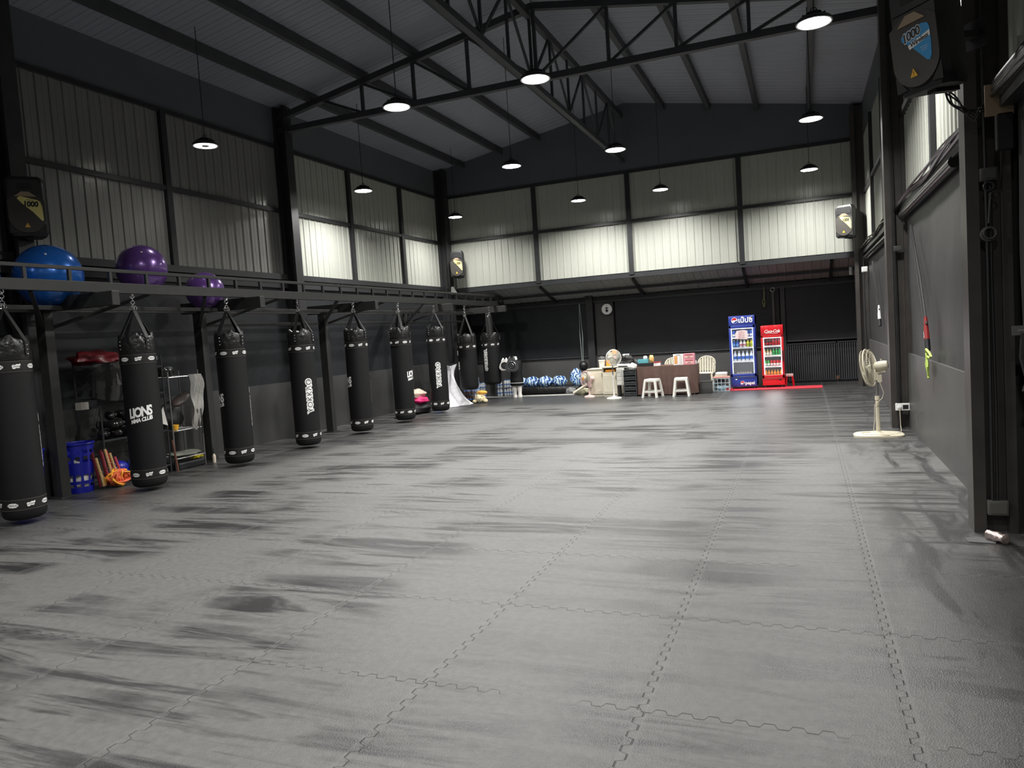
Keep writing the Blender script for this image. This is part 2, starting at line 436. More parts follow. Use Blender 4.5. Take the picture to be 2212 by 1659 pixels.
def corr(name, O, U, Wd, Nn, LU, LW, mats, pitch=0.185, h=0.016):
    O = Vector(O); U = Vector(U); Wd = Vector(Wd); Nn = Vector(Nn)
    prof = []; u = 0
    while u < LU - 1e-6:
        for du, hh in ((0,0),(0.012,h),(0.032,h),(0.044,0),(0.100,0),(0.104,0.003),(0.112,0.003),(0.116,0)):
            if u + du < LU: prof.append((u+du, hh))
        u += pitch
    prof.append((LU, 0)); n = len(prof); vs = []
    for w_ in (0, LW):
        for a, hh in prof: vs.append(O + U*a + Nn*hh + Wd*w_)
    mb = MB(); mb.add(vs, [(i, i+1, n+i+1, n+i) for i in range(n-1)])
    # backing sheet so the wall has thickness
    b0 = [O - Nn*0.03, O + U*LU - Nn*0.03, O + U*LU - Nn*0.03 + Wd*LW, O - Nn*0.03 + Wd*LW]
    mb.add(b0, [(0,1,2,3)])
    return struct(mb.build(name, mats))
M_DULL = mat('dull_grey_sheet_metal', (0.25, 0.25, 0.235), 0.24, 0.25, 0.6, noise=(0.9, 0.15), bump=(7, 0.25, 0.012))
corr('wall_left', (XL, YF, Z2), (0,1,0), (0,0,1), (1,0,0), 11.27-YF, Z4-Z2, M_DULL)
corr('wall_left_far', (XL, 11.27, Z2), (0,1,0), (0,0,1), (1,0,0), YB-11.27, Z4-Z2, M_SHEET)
corr('wall_right', (XR, YF, Z2), (0,1,0), (0,0,1), (-1,0,0), YB-YF, Z4-Z2, M_SHEET)
corr('wall_back', (XL, YB, Z2), (1,0,0), (0,0,1), (0,-1,0), XR-XL, Z4-Z2, M_SHEET)
# closed end behind the camera
mb = MB(); mb.box((XL-0.05, YF-0.1, 0), (XR+0.05, YF, 6.9)); struct(mb.build('wall_front', M_DARKWALL))
# low panels
mb = MB(); mb.box((XL-0.12, YF, 0), (XL+0.08, 17.55, Z1)); struct(mb.build('wall_left_base', M_DARKWALL))
mb = MB(); mb.box((XR-0.05, 5.95, 0), (XR+0.12, 10.98, Z1)); mb.box((XR-0.05, 11.2, 0), (XR+0.12, 17.6, Z1)); mb.box((XR+0.02, YF, 0), (XR+0.12, 5.7, Z1)); struct(mb.build('wall_right_base', M_DARKWALL2))
YA = 18.95
mb = MB(); mb.box((XL-0.1, YA, 0), (-0.42, YA+0.12, 0.9)); struct(mb.build('wall_back_base', M_DARKWALL2))
mb = MB(); mb.box((XL-0.15, 17.75, 0), (XL-0.03, YA, 2.9)); struct(mb.build('wall_annex_left', M_DARKWALL))
mb = MB(); mb.box((XR+0.0, 17.8, 0), (XR+0.12, YA+0.1, 2.9)); struct(mb.build('wall_annex_right', M_DARKWALL))
# gable above the back sheets + fascias (dark)
AX = (XL+XR)/2; ZE, ZA = 5.95, 6.85
mb = MB(); mb.prism([(XL, Z4), (XR, Z4), (XR, ZE), (AX, ZA), (XL, ZE)], 0.05, face_tf((0, YB+0.02, 0), (1,0,0), (0,0,1)))
struct(mb.build('wall_back_gable', mat('gable_paint', (0.10,0.108,0.122), 0.55, 0, 0.4, noise=(1,0.2))))
mb = MB(); mb.box((XL-0.03, YF, Z4), (XL+0.02, YB, ZE)); struct(mb.build('wall_left_fascia', _m["gable_paint"]))
mb = MB(); mb.box((XR-0.02, YF, Z4), (XR+0.03, YB, ZE)); struct(mb.build('wall_right_fascia', _m["gable_paint"]))
# roof: two slopes of ribbed sheet
def slope(name, x0, z0, x1, z1):
    U = Vector((0,1,0)); W = Vector((x1-x0, 0, z1-z0)); LW = W.length; W.normalize(); Nn = U.cross(W)
    if Nn.z > 0: Nn = -Nn
    o = corr(name, (x0, YF, z0), U, W, Nn, YB-YF+0.05, LW, M_ROOF, 0.22, 0.007)
    return o
slope('ceiling_left', XL, ZE, AX, ZA)
slope('ceiling_right', XR, ZE, AX, ZA)
_tn = [0]
def trim(mb, m=None, word='trim'):
    _tn[0] += 1
    return struct(mb.build('%s_%d' % (word, _tn[0]), m or M_STEEL))
def roofz(x): return ZE + (ZA-ZE)*(1-abs(x-AX)/(AX-XL))
# purlins run along Y
px = [-8.0, -6.93, -5.92, -4.91, -2.86, -1.84, -0.81, 0.25]
for x in px:
    mb = MB(); mb.box((x-0.045, YF, roofz(x)-0.16), (x+0.045, YB, roofz(x)-0.01)); trim(mb, M_TRUSS)
# trusses
for ty in (COLY[1], COLY[3]):
    mb = MB()
    mb.bar((XL, ty, ZC-0.03), (XR, ty, ZC-0.03), 0.1, 0.10)
    for sx in (XL, XR): mb.bar((sx, ty, ZE-0.20), (AX, ty, ZA-0.20), 0.1, 0.10)
    nodes = [-7.75, -6.93, -5.92, -4.91, AX]
    for sgn in (1, -1):
        for i, x in enumerate(nodes):
            xx = x if sgn == 1 else 2*AX - x
            if i > 0 and not (i == len(nodes)-1 and sgn == -1): mb.bar((xx, ty, ZC), (xx, ty, roofz(xx)-0.2), 0.05, 0.05)
            if i < len(nodes)-1:
                x2 = nodes[i+1] if sgn == 1 else 2*AX - nodes[i+1]
                mb.bar((xx, ty, roofz(xx)-0.22), (x2, ty, ZC), 0.04, 0.04)
    trim(mb, M_TRUSS, 'trim_truss')
# longitudinal ridge truss
mb = MB(); mb.bar((AX-0.1, YF, ZC-0.06), (AX-0.1, YB, ZC-0.06), 0.09, 0.09); mb.bar((AX-0.1, YF, ZA-0.28), (AX-0.1, YB, ZA-0.28), 0.09, 0.12)
y = YF + 0.35
k = 0
while y < YB - 1:
    mb.bar((AX-0.1, y, ZC), (AX-0.1, y, ZA-0.28), 0.04, 0.04)
    a, b_ = (ZC, ZA-0.28) if k % 2 == 0 else (ZA-0.28, ZC)
    mb.bar((AX-0.1, y, a), (AX-0.1, y+1.0, b_), 0.035, 0.035); y += 1.0; k += 1
trim(mb, M_TRUSS, 'trim_truss')
# main columns: H section, left and right
def hcol(x0, x1, yc, z1, w_=0.20, m=None):
    mb = MB()
    mb.box((x0, yc-w_/2, 0), (x0+0.075, yc+w_/2, z1)); mb.box((x1-0.05, yc-w_/2, 0), (x1, yc+w_/2, z1))
    mb.box((x0+0.075, yc-0.02, 0), (x1-0.05, yc+0.02, z1))
    return trim(mb, m or M_COLUMN, 'trim_column')
for yc in COLY[:4]:
    hcol(XL, XL+0.27, yc, ZE, m=M_COLDARK)
hcol(XL, XL+0.30, 17.52, ZE, 0.22, m=M_COLDARK)
for yc, in ((-4.5,), (0.7,), (5.93,), (11.12,), (17.5,)):
    hcol(1.04, XR, yc, ZE-0.05)
# sill plates of the sheet walls and girts
def girt_l(z, h=0.07, d=0.06):
    mb = MB(); mb.box((XL, YF, z-h/2), (XL+d, YB, z+h/2)); trim(mb)
girt_l(Z3); girt_l(Z2, 0.10, 0.10); girt_l(Z2-0.16, 0.08, 0.08); girt_l(Z4, 0.06)
mb = MB(); mb.box((XL, YB-0.07, Z3-0.035), (XR, YB-0.02, Z3+0.035)); trim(mb)
mb = MB(); mb.box((XL, YB-0.06, Z4-0.03), (XR, YB-0.0, Z4+0.03)); trim(mb)
mb = MB(); mb.box((XL, YB-0.05, Z2-0.13), (XR, YB+0.05, Z2-0.02)); trim(mb)
mb = MB(); mb.box((XR-0.06, YF, Z3-0.035), (XR, YB, Z3+0.035)); trim(mb)
mb = MB(); mb.box((XR-0.10, YF, Z2-0.09), (XR+0.02, YB, Z2+0.01)); trim(mb)
for yy in (8.6, 13.43, 15.55):
    mb = MB(); mb.box((XL, yy-0.05, Z2), (XL+0.07, yy+0.05, Z4)); trim(mb)
for xx in (-6.14, -3.78, -1.25):
    mb = MB(); mb.box((xx-0.055, YB-0.075, Z2-0.06), (xx+0.055, YB-0.018, Z4)); trim(mb)
for yy in (8.6, 13.4, 15.5):
    mb = MB(); mb.box((XR-0.07, yy-0.05, Z2), (XR, yy+0.05, Z4)); trim(mb)
mb = MB(); mb.box((XR-0.16, YB-0.12, 0), (XR-0.0, YB, Z4)); trim(mb)
# lean-to roof behind the back wall: sheet, rafters, purlin
ZL0, ZL1 = 2.80, 2.40
L_ = Vector((0, YA-YB+0.12, ZL1-ZL0)); LW = L_.length
o = corr('ceiling_annex', (XL-0.1, YB+0.02, ZL0), Vector((1,0,0)), L_.normalized(), Vector((0,-0.3,-0.95)).normalized(), XR-XL+0.2, LW, mat('annex_sheet', (0.30, 0.31, 0.29), 0.4), 0.185, 0.016)
for xx in (-6.14, -3.78, -1.25, 0.6):
    mb = MB(); mb.bar((xx, YB+0.05, ZL0-0.05), (xx, YA, ZL1-0.03), 0.06, 0.07); trim(mb)
mb = MB(); mb.bar((XL, YB+0.66, 2.56), (XR, YB+0.66, 2.56), 0.05, 0.06); trim(mb)
mb = MB(); mb.box((XL, YA-0.06, 2.28), (XR, YA+0.1, 2.42)); trim(mb)
mb = MB(); mb.box((-5.30, YA-0.16, 0), (-5.12, YA-0.02, 2.5)); trim(mb, M_COLDARK, 'trim_column')
mb = MB(); mb.box((-0.52, YA-0.08, 0), (-0.42, YA, 2.4)); trim(mb, M_COLDARK, 'trim_column')
mb = MB(); mb.box((XL, 17.62, 0.0), (-5.4, 17.72, 0.02)); trim(mb, M_CONC)

# ---------------------------------------------------------------- fabric blinds (roller screens)
def wavy(mb, O, U, Wd, Nn, lu, lw, nu=24, nw=10, amp=0.012, seed=0):
    rr = random.Random(seed); O = Vector(O); U = Vector(U); Wd = Vector(Wd); Nn = Vector(Nn)
    ph = [rr.uniform(0, 6.28) for _ in range(6)]; vs = []
    for side in (0, 1):
        for j in range(nw+1):
            for i in range(nu+1):
                u = lu*i/nu; w_ = lw*j/nw
                d = amp*(math.sin(u*2.1+ph[0]) + 0.6*math.sin(u*5.3+w_*1.7+ph[1]) + 0.5*math.sin(w_*4+ph[2])) * math.sin(PI*min(1, max(0, j/nw))*0.9+0.15)
                vs.append(O + U*u + Wd*w_ + Nn*(d - side*0.004))
    K = (nu+1)*(nw+1); fs = []
    for side in (0, 1):
        for j in range(nw):
            for i in range(nu):
                a = side*K + j*(nu+1) + i; fs.append((a, a+1, a+nu+2, a+nu+1))
    for i in range(nu):
        fs.append((i, i+1, K+i+1, K+i)); t = nw*(nu+1)+i; fs.append((t, t+1, K+t+1, K+t))
    for j in range(nw):
        a = j*(nu+1); fs.append((a, a+nu+1, K+a+nu+1, K+a)); a += nu; fs.append((a, a+nu+1, K+a+nu+1, K+a))
    mb.add(vs, fs); return mb
def blind(label, O, U, lu, z0, z1, Nn, tube=0.0, seed=0, m=None, amp=0.012, cat='blind', group=None):
    t = thing('roller_blind', label, cat, (O[0], O[1], z0), 0, group)
    f = MB(); wavy(f, (0,0,0), U, (0,0,1), Nn, lu, z1-z0, amp=amp, seed=seed); f.build('blind_fabric', m or M_BLIND, t, True)
    b_ = MB(); n = Vector(Nn)*0.02; U_ = Vector(U)
    b_.cyl(n*0.2, U_*lu + n*0.2, 0.014); b_.build('bottom_bar', M_STEEL, t, True)
    if tube:
        b_ = MB(); p = Vector((0,0,z1-z0-0.02)) + Vector(Nn)*(tube+0.01); b_.cyl(p + U_*0.02, p + U_*(lu-0.02), tube, n=20); b_.build('rolled_tube', mat('tube_sheen', (0.035, 0.034, 0.033), 0.25, 0.2), t, True)
    return t
for i, (y0, y1, lb) in enumerate([(-4.3, 0.5, None), (0.9, 5.95, 'black fabric blind left of the nearest punching bag'), (6.35, 11.1, 'black fabric blind behind the equipment shelves on the left wall'), (11.45, 17.35, 'black fabric blind behind the far punching bags on the left wall')]):
    if lb: blind(lb, (XL+0.03, y0, 0), (0,1,0), y1-y0, Z1-0.04, Z2-0.2, (1,0,0), 0.0, i)
blind('black fabric blind left of the dark post with the white round sign', (XL+0.1, YA-0.03, 0), (1,0,0), -5.32-XL-0.1, 0.88, 2.3, (0,-1,0), 0, 11, amp=0.006)
blind('wide black fabric blind behind the brown table and the blue fridge', (-4.55, YA-0.03, 0), (1,0,0), 4.0, 0.88, 2.3, (0,-1,0), 0, 12, amp=0.006)
blind('black fabric blind above the dark metal gate', (-0.4, YA-0.03, 0), (1,0,0), 1.65, 1.0, 2.3, (0,-1,0), 0, 13, amp=0.006)
mb = MB(); mb.box((-5.1, YA-0.02, 0.9), (-4.6, YA+0.05, 2.3)); trim(mb, M_DARKWALL)
M_BLINDR = mat('charcoal_blind_fabric', (0.034, 0.034, 0.034), 0.5, 0, 0.45, noise=(1.5, 0.3), bump=(2, 0.3, 0.05))
blind('charcoal blind under a rolled tube, between the two nearest right hand columns', (XR-0.02, 7.25, 0), (0,1,0), 3.6, Z1-0.02, 2.80, (-1,0,0), 0.05, 21, M_BLINDR)
blind('charcoal blind under a rolled tube, beyond the pedestal fan', (XR-0.02, 12.6, 0), (0,1,0), 4.5, Z1-0.02, 2.72, (-1,0,0), 0.045, 22, M_BLINDR)
blind('black blind under a thick rolled tube at the right edge of the view', (XR+0.0, 2.2, 0), (0,1,0), 3.42, Z1+0.2, 2.96, (-1,0,0), 0.07, 23, M_BLINDR)
mb = MB(); mb.box((XR-0.03, 6.03, Z1), (XR+0.08, 7.22, 2.85)); trim(mb, M_DARKWALL)
mb = MB(); mb.box((XR-0.03, 11.22, Z1), (XR+0.08, 12.57, 2.85)); trim(mb, M_DARKWALL)
mb = MB(); mb.box((XR+0.06, 5.65, 0), (XR+0.12, 5.83, 2.85)); trim(mb, M_DARKWALL)
mb = MB(); mb.box((XR+0.10, YF, 0.9), (XR+0.2, YB, 2.95)); struct(mb.build('wall_right_outer', M_BLACK))
mb = MB(); mb.box((XL-0.2, YF, 0.9), (XL-0.1, YB, 2.95)); struct(mb.build('wall_left_outer', M_BLACK))
mb = MB(); mb.box((XL-0.2, YA+0.13, 0), (XR+0.2, YA+0.2, 2.6)); struct(mb.build('wall_back_outer', M_BLACK))

# ---------------------------------------------------------------- lamps
LZ = 4.5
def lamp(x, y, label, dim=False, power=1.0, z=LZ):
    t = thing('high_bay_lamp', label, 'lamp', (x, y, z), 0, 'round high bay lamps hanging from the roof')
    mb = MB(); mb.lathe([(0.05,0.10),(0.075,0.098),(0.085,0.07),(0.09,0.05),(0.16,0.036),(0.175,0.02),(0.175,0.0),(0.16,-0.004),(0.155,0.004)], 28, cap=True)
    for k in range(12):
        a = 2*PI*k/12; mb.cbox((math.cos(a)*0.10, math.sin(a)*0.10, 0.055), (0.05, 0.006, 0.04), a)
    mb.build('housing', M_LHOUSE, t, True)
    mb = MB(); mb.torus((0,0,0.0), 0.168, 0.007); mb.build('rim', M_LRIM, t, True)
    mb = MB()
    n = 32; vs = []; r0 = 0.05
    for r_ in (0.155, r0):
        for i in range(n): vs.append((r_*math.cos(2*PI*i/n), r_*math.sin(2*PI*i/n), -0.003))
    mb.add(vs, [(i, (i+1)%n, n+(i+1)%n, n+i) for i in range(n)])
    mb.build('led_ring', M_LENSDIM if dim else M_LENS, t)
    mb = MB(); mb.cyl((0,0,-0.002),(0,0,-0.008), 0.05, 0.045, 20); mb.build('centre_cap', M_LRIM if dim else M_LENS, t, True)
    zt = roofz(x) - z - 0.02
    mb = MB(); mb.tube([(0,0,0.09),(0,0,0.14),(0,0,zt)], [0.012,0.006,0.006], 6); mb.torus((0,0,0.12), 0.03, 0.005, 14, 6, axis='Y'); mb.build('suspension_cord', M_STEEL, t, True)
    ld = bpy.data.lights.new('lamp_light', 'AREA'); ld.shape = 'DISK'; ld.size = 0.30; ld.energy = LAMP_W*power; ld.spread = R(150); ld.color = LAMP_COL
    lo = bpy.data.objects.new('lamp_light', ld); C.objects.link(lo); lo.parent = t; lo.location = (0,0,-0.012)
    return t
RX = [-7.7, -4.6, -2.75, 0.19]
RY = [8.3, 12.2, 16.3]
nm = [['dim ring lamp nearest the camera against the left wall', 'lit round lamp of the nearest row, second from the left wall', 'lit round lamp of the nearest row, beside the ridge truss', 'lit round lamp of the nearest row, close to the right wall'],
      ['lit round lamp of the middle row in front of the left wall sheets', 'lit round lamp of the middle row, second from the left wall', 'lit round lamp of the middle row, third from the left wall', 'lit round lamp of the middle row, close to the right wall'],
      ['lit round lamp over the far left corner speaker', 'lit round lamp of the far row, second from the left wall', 'lit round lamp of the far row, third from the left wall', 'lit round lamp of the far row nearest the far right speaker']]
for j, y in enumerate(RY):
    for i, x in enumerate(RX):
        d = (i == 0 and j == 0)
        xx = [x, -4.62, -2.78, 0.2][i]
        lamp(xx, y + (0.1 if i == 0 and j == 1 else 0), nm[j][i], d, 0.05 if d else (1.0 if i or j == 1 else 0.7))
for j, y in enumerate((4.2, 0.2, -3.0)):
    for i, x in enumerate(RX):
        if (i, j) == (0, 0) or (i, j) == (3, 0): continue
        lamp(x, y, 'round high bay lamp hanging over the near part of the mats, above the view', False, (0.62, 0.45, 0.4)[j])

# ---------------------------------------------------------------- punching bag rack
BX = -7.42
rk = thing('bag_rack', 'long dark grey steel frame that carries the punching bags', 'rack', (BX, 4.0, 0))
def loc_(mb, name, m=None, sm=False): return mb.build(name, m or M_RACK, rk, sm)
y0, y1 = 0.0, 14.3       # local, from y=4.0 to 18.3
mb = MB(); mb.rbox((-0.03, y0, 2.36), (0.03, y1, 2.48), 0.006); loc_(mb, 'main_beam')
mb = MB(); mb.rbox((-0.02, y0, 2.60), (0.02, y1, 2.64), 0.004); loc_(mb, 'top_rail')
yy = 0.27
while yy < y1:
    mb = MB(); mb.box((-0.018, yy-0.018, 2.48), (0.018, yy+0.018, 2.60)); loc_(mb, 'upright'); yy += 0.508
mb = MB(); mb.rbox((-0.018, y1-0.04, 2.48), (0.018, y1-0.004, 2.60), 0.003); loc_(mb, 'upright')
for k, py in enumerate((6.1, 8.51, 11.53, 14.6, 17.74)):
    ly = py - 4.0; x0 = -8.3 - BX
    if k == 4: x0 = -7.62 - BX
    mb = MB(); mb.rbox((x0-0.075, ly-0.06, 0), (x0+0.075, ly+0.06, 2.2), 0.008)
    p = loc_(mb, 'post'); mb = MB(); mb.rbox((x0-0.12, ly-0.11, 0), (x0+0.12, ly+0.11, 0.012), 0.003); mb.build('foot_plate', M_RACK, p)
    mb = MB(); mb.rbox((x0-0.30 if k < 4 else x0-1.2, ly-0.05, 2.20), (0.30, ly+0.05, 2.36), 0.006); loc_(mb, 'cross_arm')
    if k < 4:
        for sg in (-1, 1):
            mb = MB(); mb.bar((-0.02, ly+sg*0.75, 2.36), (x0+0.05, ly+sg*0.06, 2.02), 0.04, 0.04); loc_(mb, 'brace')
for xr in (-8.3, -7.92):
    mb = MB(); mb.rbox((xr-BX-0.02, 0.0, 2.20), (xr-BX+0.02, 13.4, 2.25), 0.004); loc_(mb, 'back_rail')
mb = MB(); mb.rbox((-0.9, 4.55, 2.0), (-0.86, 13.5, 2.05), 0.004); loc_(mb, 'back_rail')

# ---------------------------------------------------------------- punching bags
def wrap(mb, key, r, th0, z0, su=1.0, rot=0.0, off=0.0):
    vs, fs = text_mesh(*key)
    bm = bmesh.new(); vv = [bm.verts.new(v) for v in vs]
    for f in fs:
        try: bm.faces.new([vv[i] for i in f])
        except ValueError: pass
    for _ in range(3):
        ed = [e for e in bm.edges if e.calc_length() > 0.03]
        if not ed: break
        bmesh.ops.triangulate(bm, faces=bm.faces[:]); ed = [e for e in bm.edges if e.calc_length() > 0.03]
        if ed: bmesh.ops.subdivide_edges(bm, edges=ed, cuts=1)
    bmesh.ops.triangulate(bm, faces=bm.faces[:])
    bm.verts.index_update(); c, s_ = math.cos(rot), math.sin(rot); out = []
    for v in bm.verts:
        u = (v.co.x*c - v.co.y*s_)*su; h = v.co.x*s_ + v.co.y*c
        a = th0 + u/r; rr = r + off; out.append((rr*math.cos(a), rr*math.sin(a), z0+h))
    mb.add(out, [[v.index for v in f.verts] for f in bm.faces]); bm.free()
def wrap_poly(mb, poly, r, th0, z0, off):
    # fan-triangulated patch, subdivided so it follows the curve
    xs = [p[0] for p in poly]; n = len(poly)
    bm = bmesh.new(); vv = [bm.verts.new((x, y, 0)) for x, y in poly]; bm.faces.new(vv)
    bmesh.ops.triangulate(bm, faces=bm.faces[:])
    for _ in range(2):
        ed = [e for e in bm.edges if e.calc_length() > 0.035]
        if ed: bmesh.ops.subdivide_edges(bm, edges=ed, cuts=1); bmesh.ops.triangulate(bm, faces=bm.faces[:])
    bm.verts.index_update(); out = []
    for v in bm.verts:
        a = th0 + v.co.x/r; out.append(((r+off)*math.cos(a), (r+off)*math.sin(a), z0+v.co.y))
    mb.add(out, [[v.index for v in f.verts] for f in bm.faces]); bm.free()
PLATE = [(-0.052,0),(-0.043,0.014),(-0.036,0.012),(-0.03,0.021),(-0.006,0.021),(0,0.026),(0.006,0.021),(0.03,0.021),(0.036,0.012),(0.043,0.014),(0.052,0),(0.043,-0.014),(0.036,-0.012),(0.03,-0.021),(0.006,-0.021),(0,-0.026),(-0.006,-0.021),(-0.03,-0.021),(-0.036,-0.012),(-0.043,-0.014)]
LUMP = [(-0.036,-0.004),(-0.038,0.010),(-0.028,0.018),(-0.01,0.015),(0.004,0.024),(0.02,0.021),(0.037,0.028),(0.036,0.006),(0.028,0.001),(0.030,-0.012),(0.016,-0.018),(0,-0.014),(-0.02,-0.024),(-0.034,-0.02)]
def band(parent, r, z, h=0.105):
    mb = MB(); mb.lathe([(r-0.01,z-h/2),(r+0.003,z-h/2),(r+0.004,z),(r+0.003,z+h/2),(r-0.01,z+h/2)], 40, cap=False)
    b_ = mb.build('band', M_WEB, parent, True)
    mb = MB()
    for dz in (-h/2, h/2): mb.torus((0,0,z+dz), r+0.003, 0.0022, 40, 5)
    mb.build('stitching', M_STITCH, b_, True)
    for k in range(8):
        th = 2*PI*k/8 + 0.18
        mb = MB()
        if k % 2:
            wrap_poly(mb, PLATE, r, th, z, 0.0065); mb.m(1); wrap(mb, ('YOKKAO', 0.026, 0.0, 0, 1), r, th, z, off=0.0085)
        else:
            wrap_poly(mb, LUMP, r, th, z, 0.0065); mb.m(1); wrap(mb, ('LIONS', 0.024, 0.0, 0.2, 0.95), r, th, z, off=0.0085)
        mb.build('patch', [M_WHITE, M_INK], b_)
    return b_
def make_bag(short=False, flip=False, logo=True, lions=True):
    t = bpy.data.objects.new('punching_bag', None); C.objects.link(t)
    zb = 0.37 if short else 0.05
    zt = 1.46 if short else 1.66; r = 0.222 if short else 0.198
    mb = MB(); mb.lathe([(0.02,zb),(r-0.05,zb+0.004),(r-0.02,zb+0.02),(r-0.004,zb+0.05),(r,zb+0.09),(r+0.002,(zb+zt)/2),(r-0.002,zt)], 40)
    mb.build('bag_body', M_BAGFAB, t, True)
    # gathered leather top
    ct = zt + 0.215
    def fold(a, rr, z, j):
        k = max(0.0, (z - zt - 0.05)/0.17)
        q = math.cos(a*4)            # four strap stations, slack leather between them
        return rr*(1 - 0.02*k*math.cos(4*a)) + k*0.010*math.sin(a*13+z*40), z + k*0.030*q + k*0.010*math.sin(a*9)
    mb = MB(); mb.lathe([(r+0.002,zt-0.01),(r+0.005,zt+0.02),(r+0.004,zt+0.08),(r+0.001,zt+0.13),(r-0.006,zt+0.18),(r-0.02,zt+0.205),(r-0.05,zt+0.20),(r-0.09,zt+0.15),(0.02,zt+0.13)], 64, fn=fold)
    cap = mb.build('leather_top', M_LEATHER, t, True)
    ha = (2.17 if not short else 2.10)
    for k in range(4):
        a = PI/4 + k*PI/2 ; ca, sa = math.cos(a), math.sin(a)
        mb = MB(); mb.ribbon([((r+0.009)*ca, (r+0.009)*sa, zt+0.03), ((r+0.010)*ca, (r+0.010)*sa, zt+0.17), ((r-0.03)*ca, (r-0.03)*sa, zt+0.24), (0.012*ca, 0.012*sa, ha)], (-sa, ca, 0), 0.046, 0.006)
        st = mb.build('strap', M_WEB, t)
        mb = MB()
        for dz in (0.045, 0.09, 0.135): mb.ell(((r+0.014)*ca, (r+0.014)*sa, zt+dz), (0.009,0.009,0.009), 8, 6)
        mb.build('rivets', M_CHROME, st, True)
    mb = MB()
    for k in range(4):
        a = PI/4 + k*PI/2
        mb.torus((0.016*math.cos(a), 0.016*math.sin(a), ha+0.022), 0.026, 0.0045, 14, 6, axis='X' if k % 2 else 'Y')
    z = ha+0.055; i = 0
    while z < 2.335:
        mb.torus((0,0,z), 0.021, 0.005, 12, 6, axis='X' if i % 2 else 'Y'); z += 0.034; i += 1
    mb.torus((0,0,2.345), 0.024, 0.006, 14, 6, axis='Y')
    mb.build('chain', M_CHROME, t, True)
    band(t, r, zt-0.075)
    if not short: band(t, r, zb+0.165)
    zc = 0.92
    if lions:
        mb = MB(); wrap(mb, ('LIONS', 0.155, 0.0065, 0.12, 0.80), r, 0.0, zc+0.035, 0.70, R(6), 0.0035)
        wrap(mb, ('MMA CLUB', 0.062, 0.003, 0.25, 0.9), r, 0.03, zc-0.055, 0.85, R(9), 0.004)
        mb.build('white_logo', M_WHITE, t)
    if logo:
        z0 = 0.84 if not short else 1.0
        rt = PI/2 if not flip else -PI/2
        mb = MB()
        wrap(mb, ('YOKKAO', 0.125, 0.0135, 0, 1.02), r, PI, z0, 1.0, rt, 0.0035)
        n = 14
        hw, hh = 0.038, 0.22
        wrap_poly(mb, [(-hw,-hh),(hw,-hh),(hw,hh),(-hw,hh)], r, PI, z0, 0.003)
        for sg in (-1, 1):
            wrap_poly(mb, [(0.022*math.cos(2*PI*i/n), 0.022*math.sin(2*PI*i/n)) for i in range(n)], r, PI, z0+sg*(hh+0.018), 0.003)
        mb.m(1); wrap(mb, ('YOKKΛO', 0.118, -0.001, 0, 1.09), r, PI, z0, 1.0, rt, 0.0065)
        for sg in (-1, 1):
            wrap_poly(mb, [(0.007*math.cos(2*PI*i/8), 0.007*math.sin(2*PI*i/8)) for i in range(8)], r, PI, z0+sg*(hh+0.02), 0.0065)
        mb.build('outlined_logo', [M_WHITE, M_INK], t)
    return t
long_bag = make_bag()
bags = [(5.03, -83, 0), (6.58, -10, 0), (8.12, -83, 0), (9.67, 22, 1), (11.22, -78, 0), (12.77, 62, 0), (14.30, 2, 1), (15.85, -95, 2), (17.28, -43, 3)]
blab = ['large black punching bag cut off by the left edge of the photo', 'black punching bag with the white club logo facing out, in front of the glove shelves',
 'black punching bag with its logo turned to the left edge, third from the camera', 'black punching bag with a vertical outlined logo, fourth from the camera',
 'black punching bag with its logo turned away, fifth from the camera', 'black punching bag with a cut white logo at its right edge, sixth from camera',
 'black punching bag with a vertical outlined logo, beside the white tarp', 'short black punching bag hanging before the water bottle packs', 'short black punching bag at the far end of the rack, beside the target pads']
for i, (y, al, kd) in enumerate(bags):
    if kd <= 1: t = long_bag if i == 0 else copy_tree(long_bag)
    elif kd == 2: t = make_bag(True, logo=False)
    else: t = make_bag(True, flip=True, lions=False)
    t.location = (BX, y, 0)
    d = CAM - Vector((BX, y, 0)); ph = math.atan2(d.y, d.x)
    t.rotation_euler = (0, 0, ph + R(al) - (PI if kd in (1, 3) else 0))
    tag(t, blab[i], 'punching bag', 'punching bags hanging from the rack')

# ---------------------------------------------------------------- exercise balls on the rack
def ball(x, y, z, r, m, label):
    t = thing('exercise_ball', label, 'exercise ball', (x, y, z-r), 0, 'exercise balls stored on the rack')
    mb = MB(); mb.ell((0,0,r), r, 40, 26); mb.build('ball_shell', m, t, True)
    mb = MB(); mb.cyl((r*0.62, -r*0.5, r*1.60), (r*0.63, -r*0.51, r*1.625), 0.012, 0.012, 10); mb.build('valve_plug', M_WPLAST, t, True)
ball(-7.98, 5.03, 2.52, 0.33, M_BBLUE, 'blue exercise ball cut off by the left edge of the photo')
ball(-8.08, 6.05, 2.60, 0.36, M_BBLUE, 'large blue exercise ball on the rack below the left speaker')
ball(-8.08, 7.36, 2.76, 0.315, M_BPURP, 'purple exercise ball high on the rack above the second punching bag')
ball(-8.08, 8.44, 2.51, 0.27, M_BPURP, 'smaller purple exercise ball low on the rack above the third punching bag')

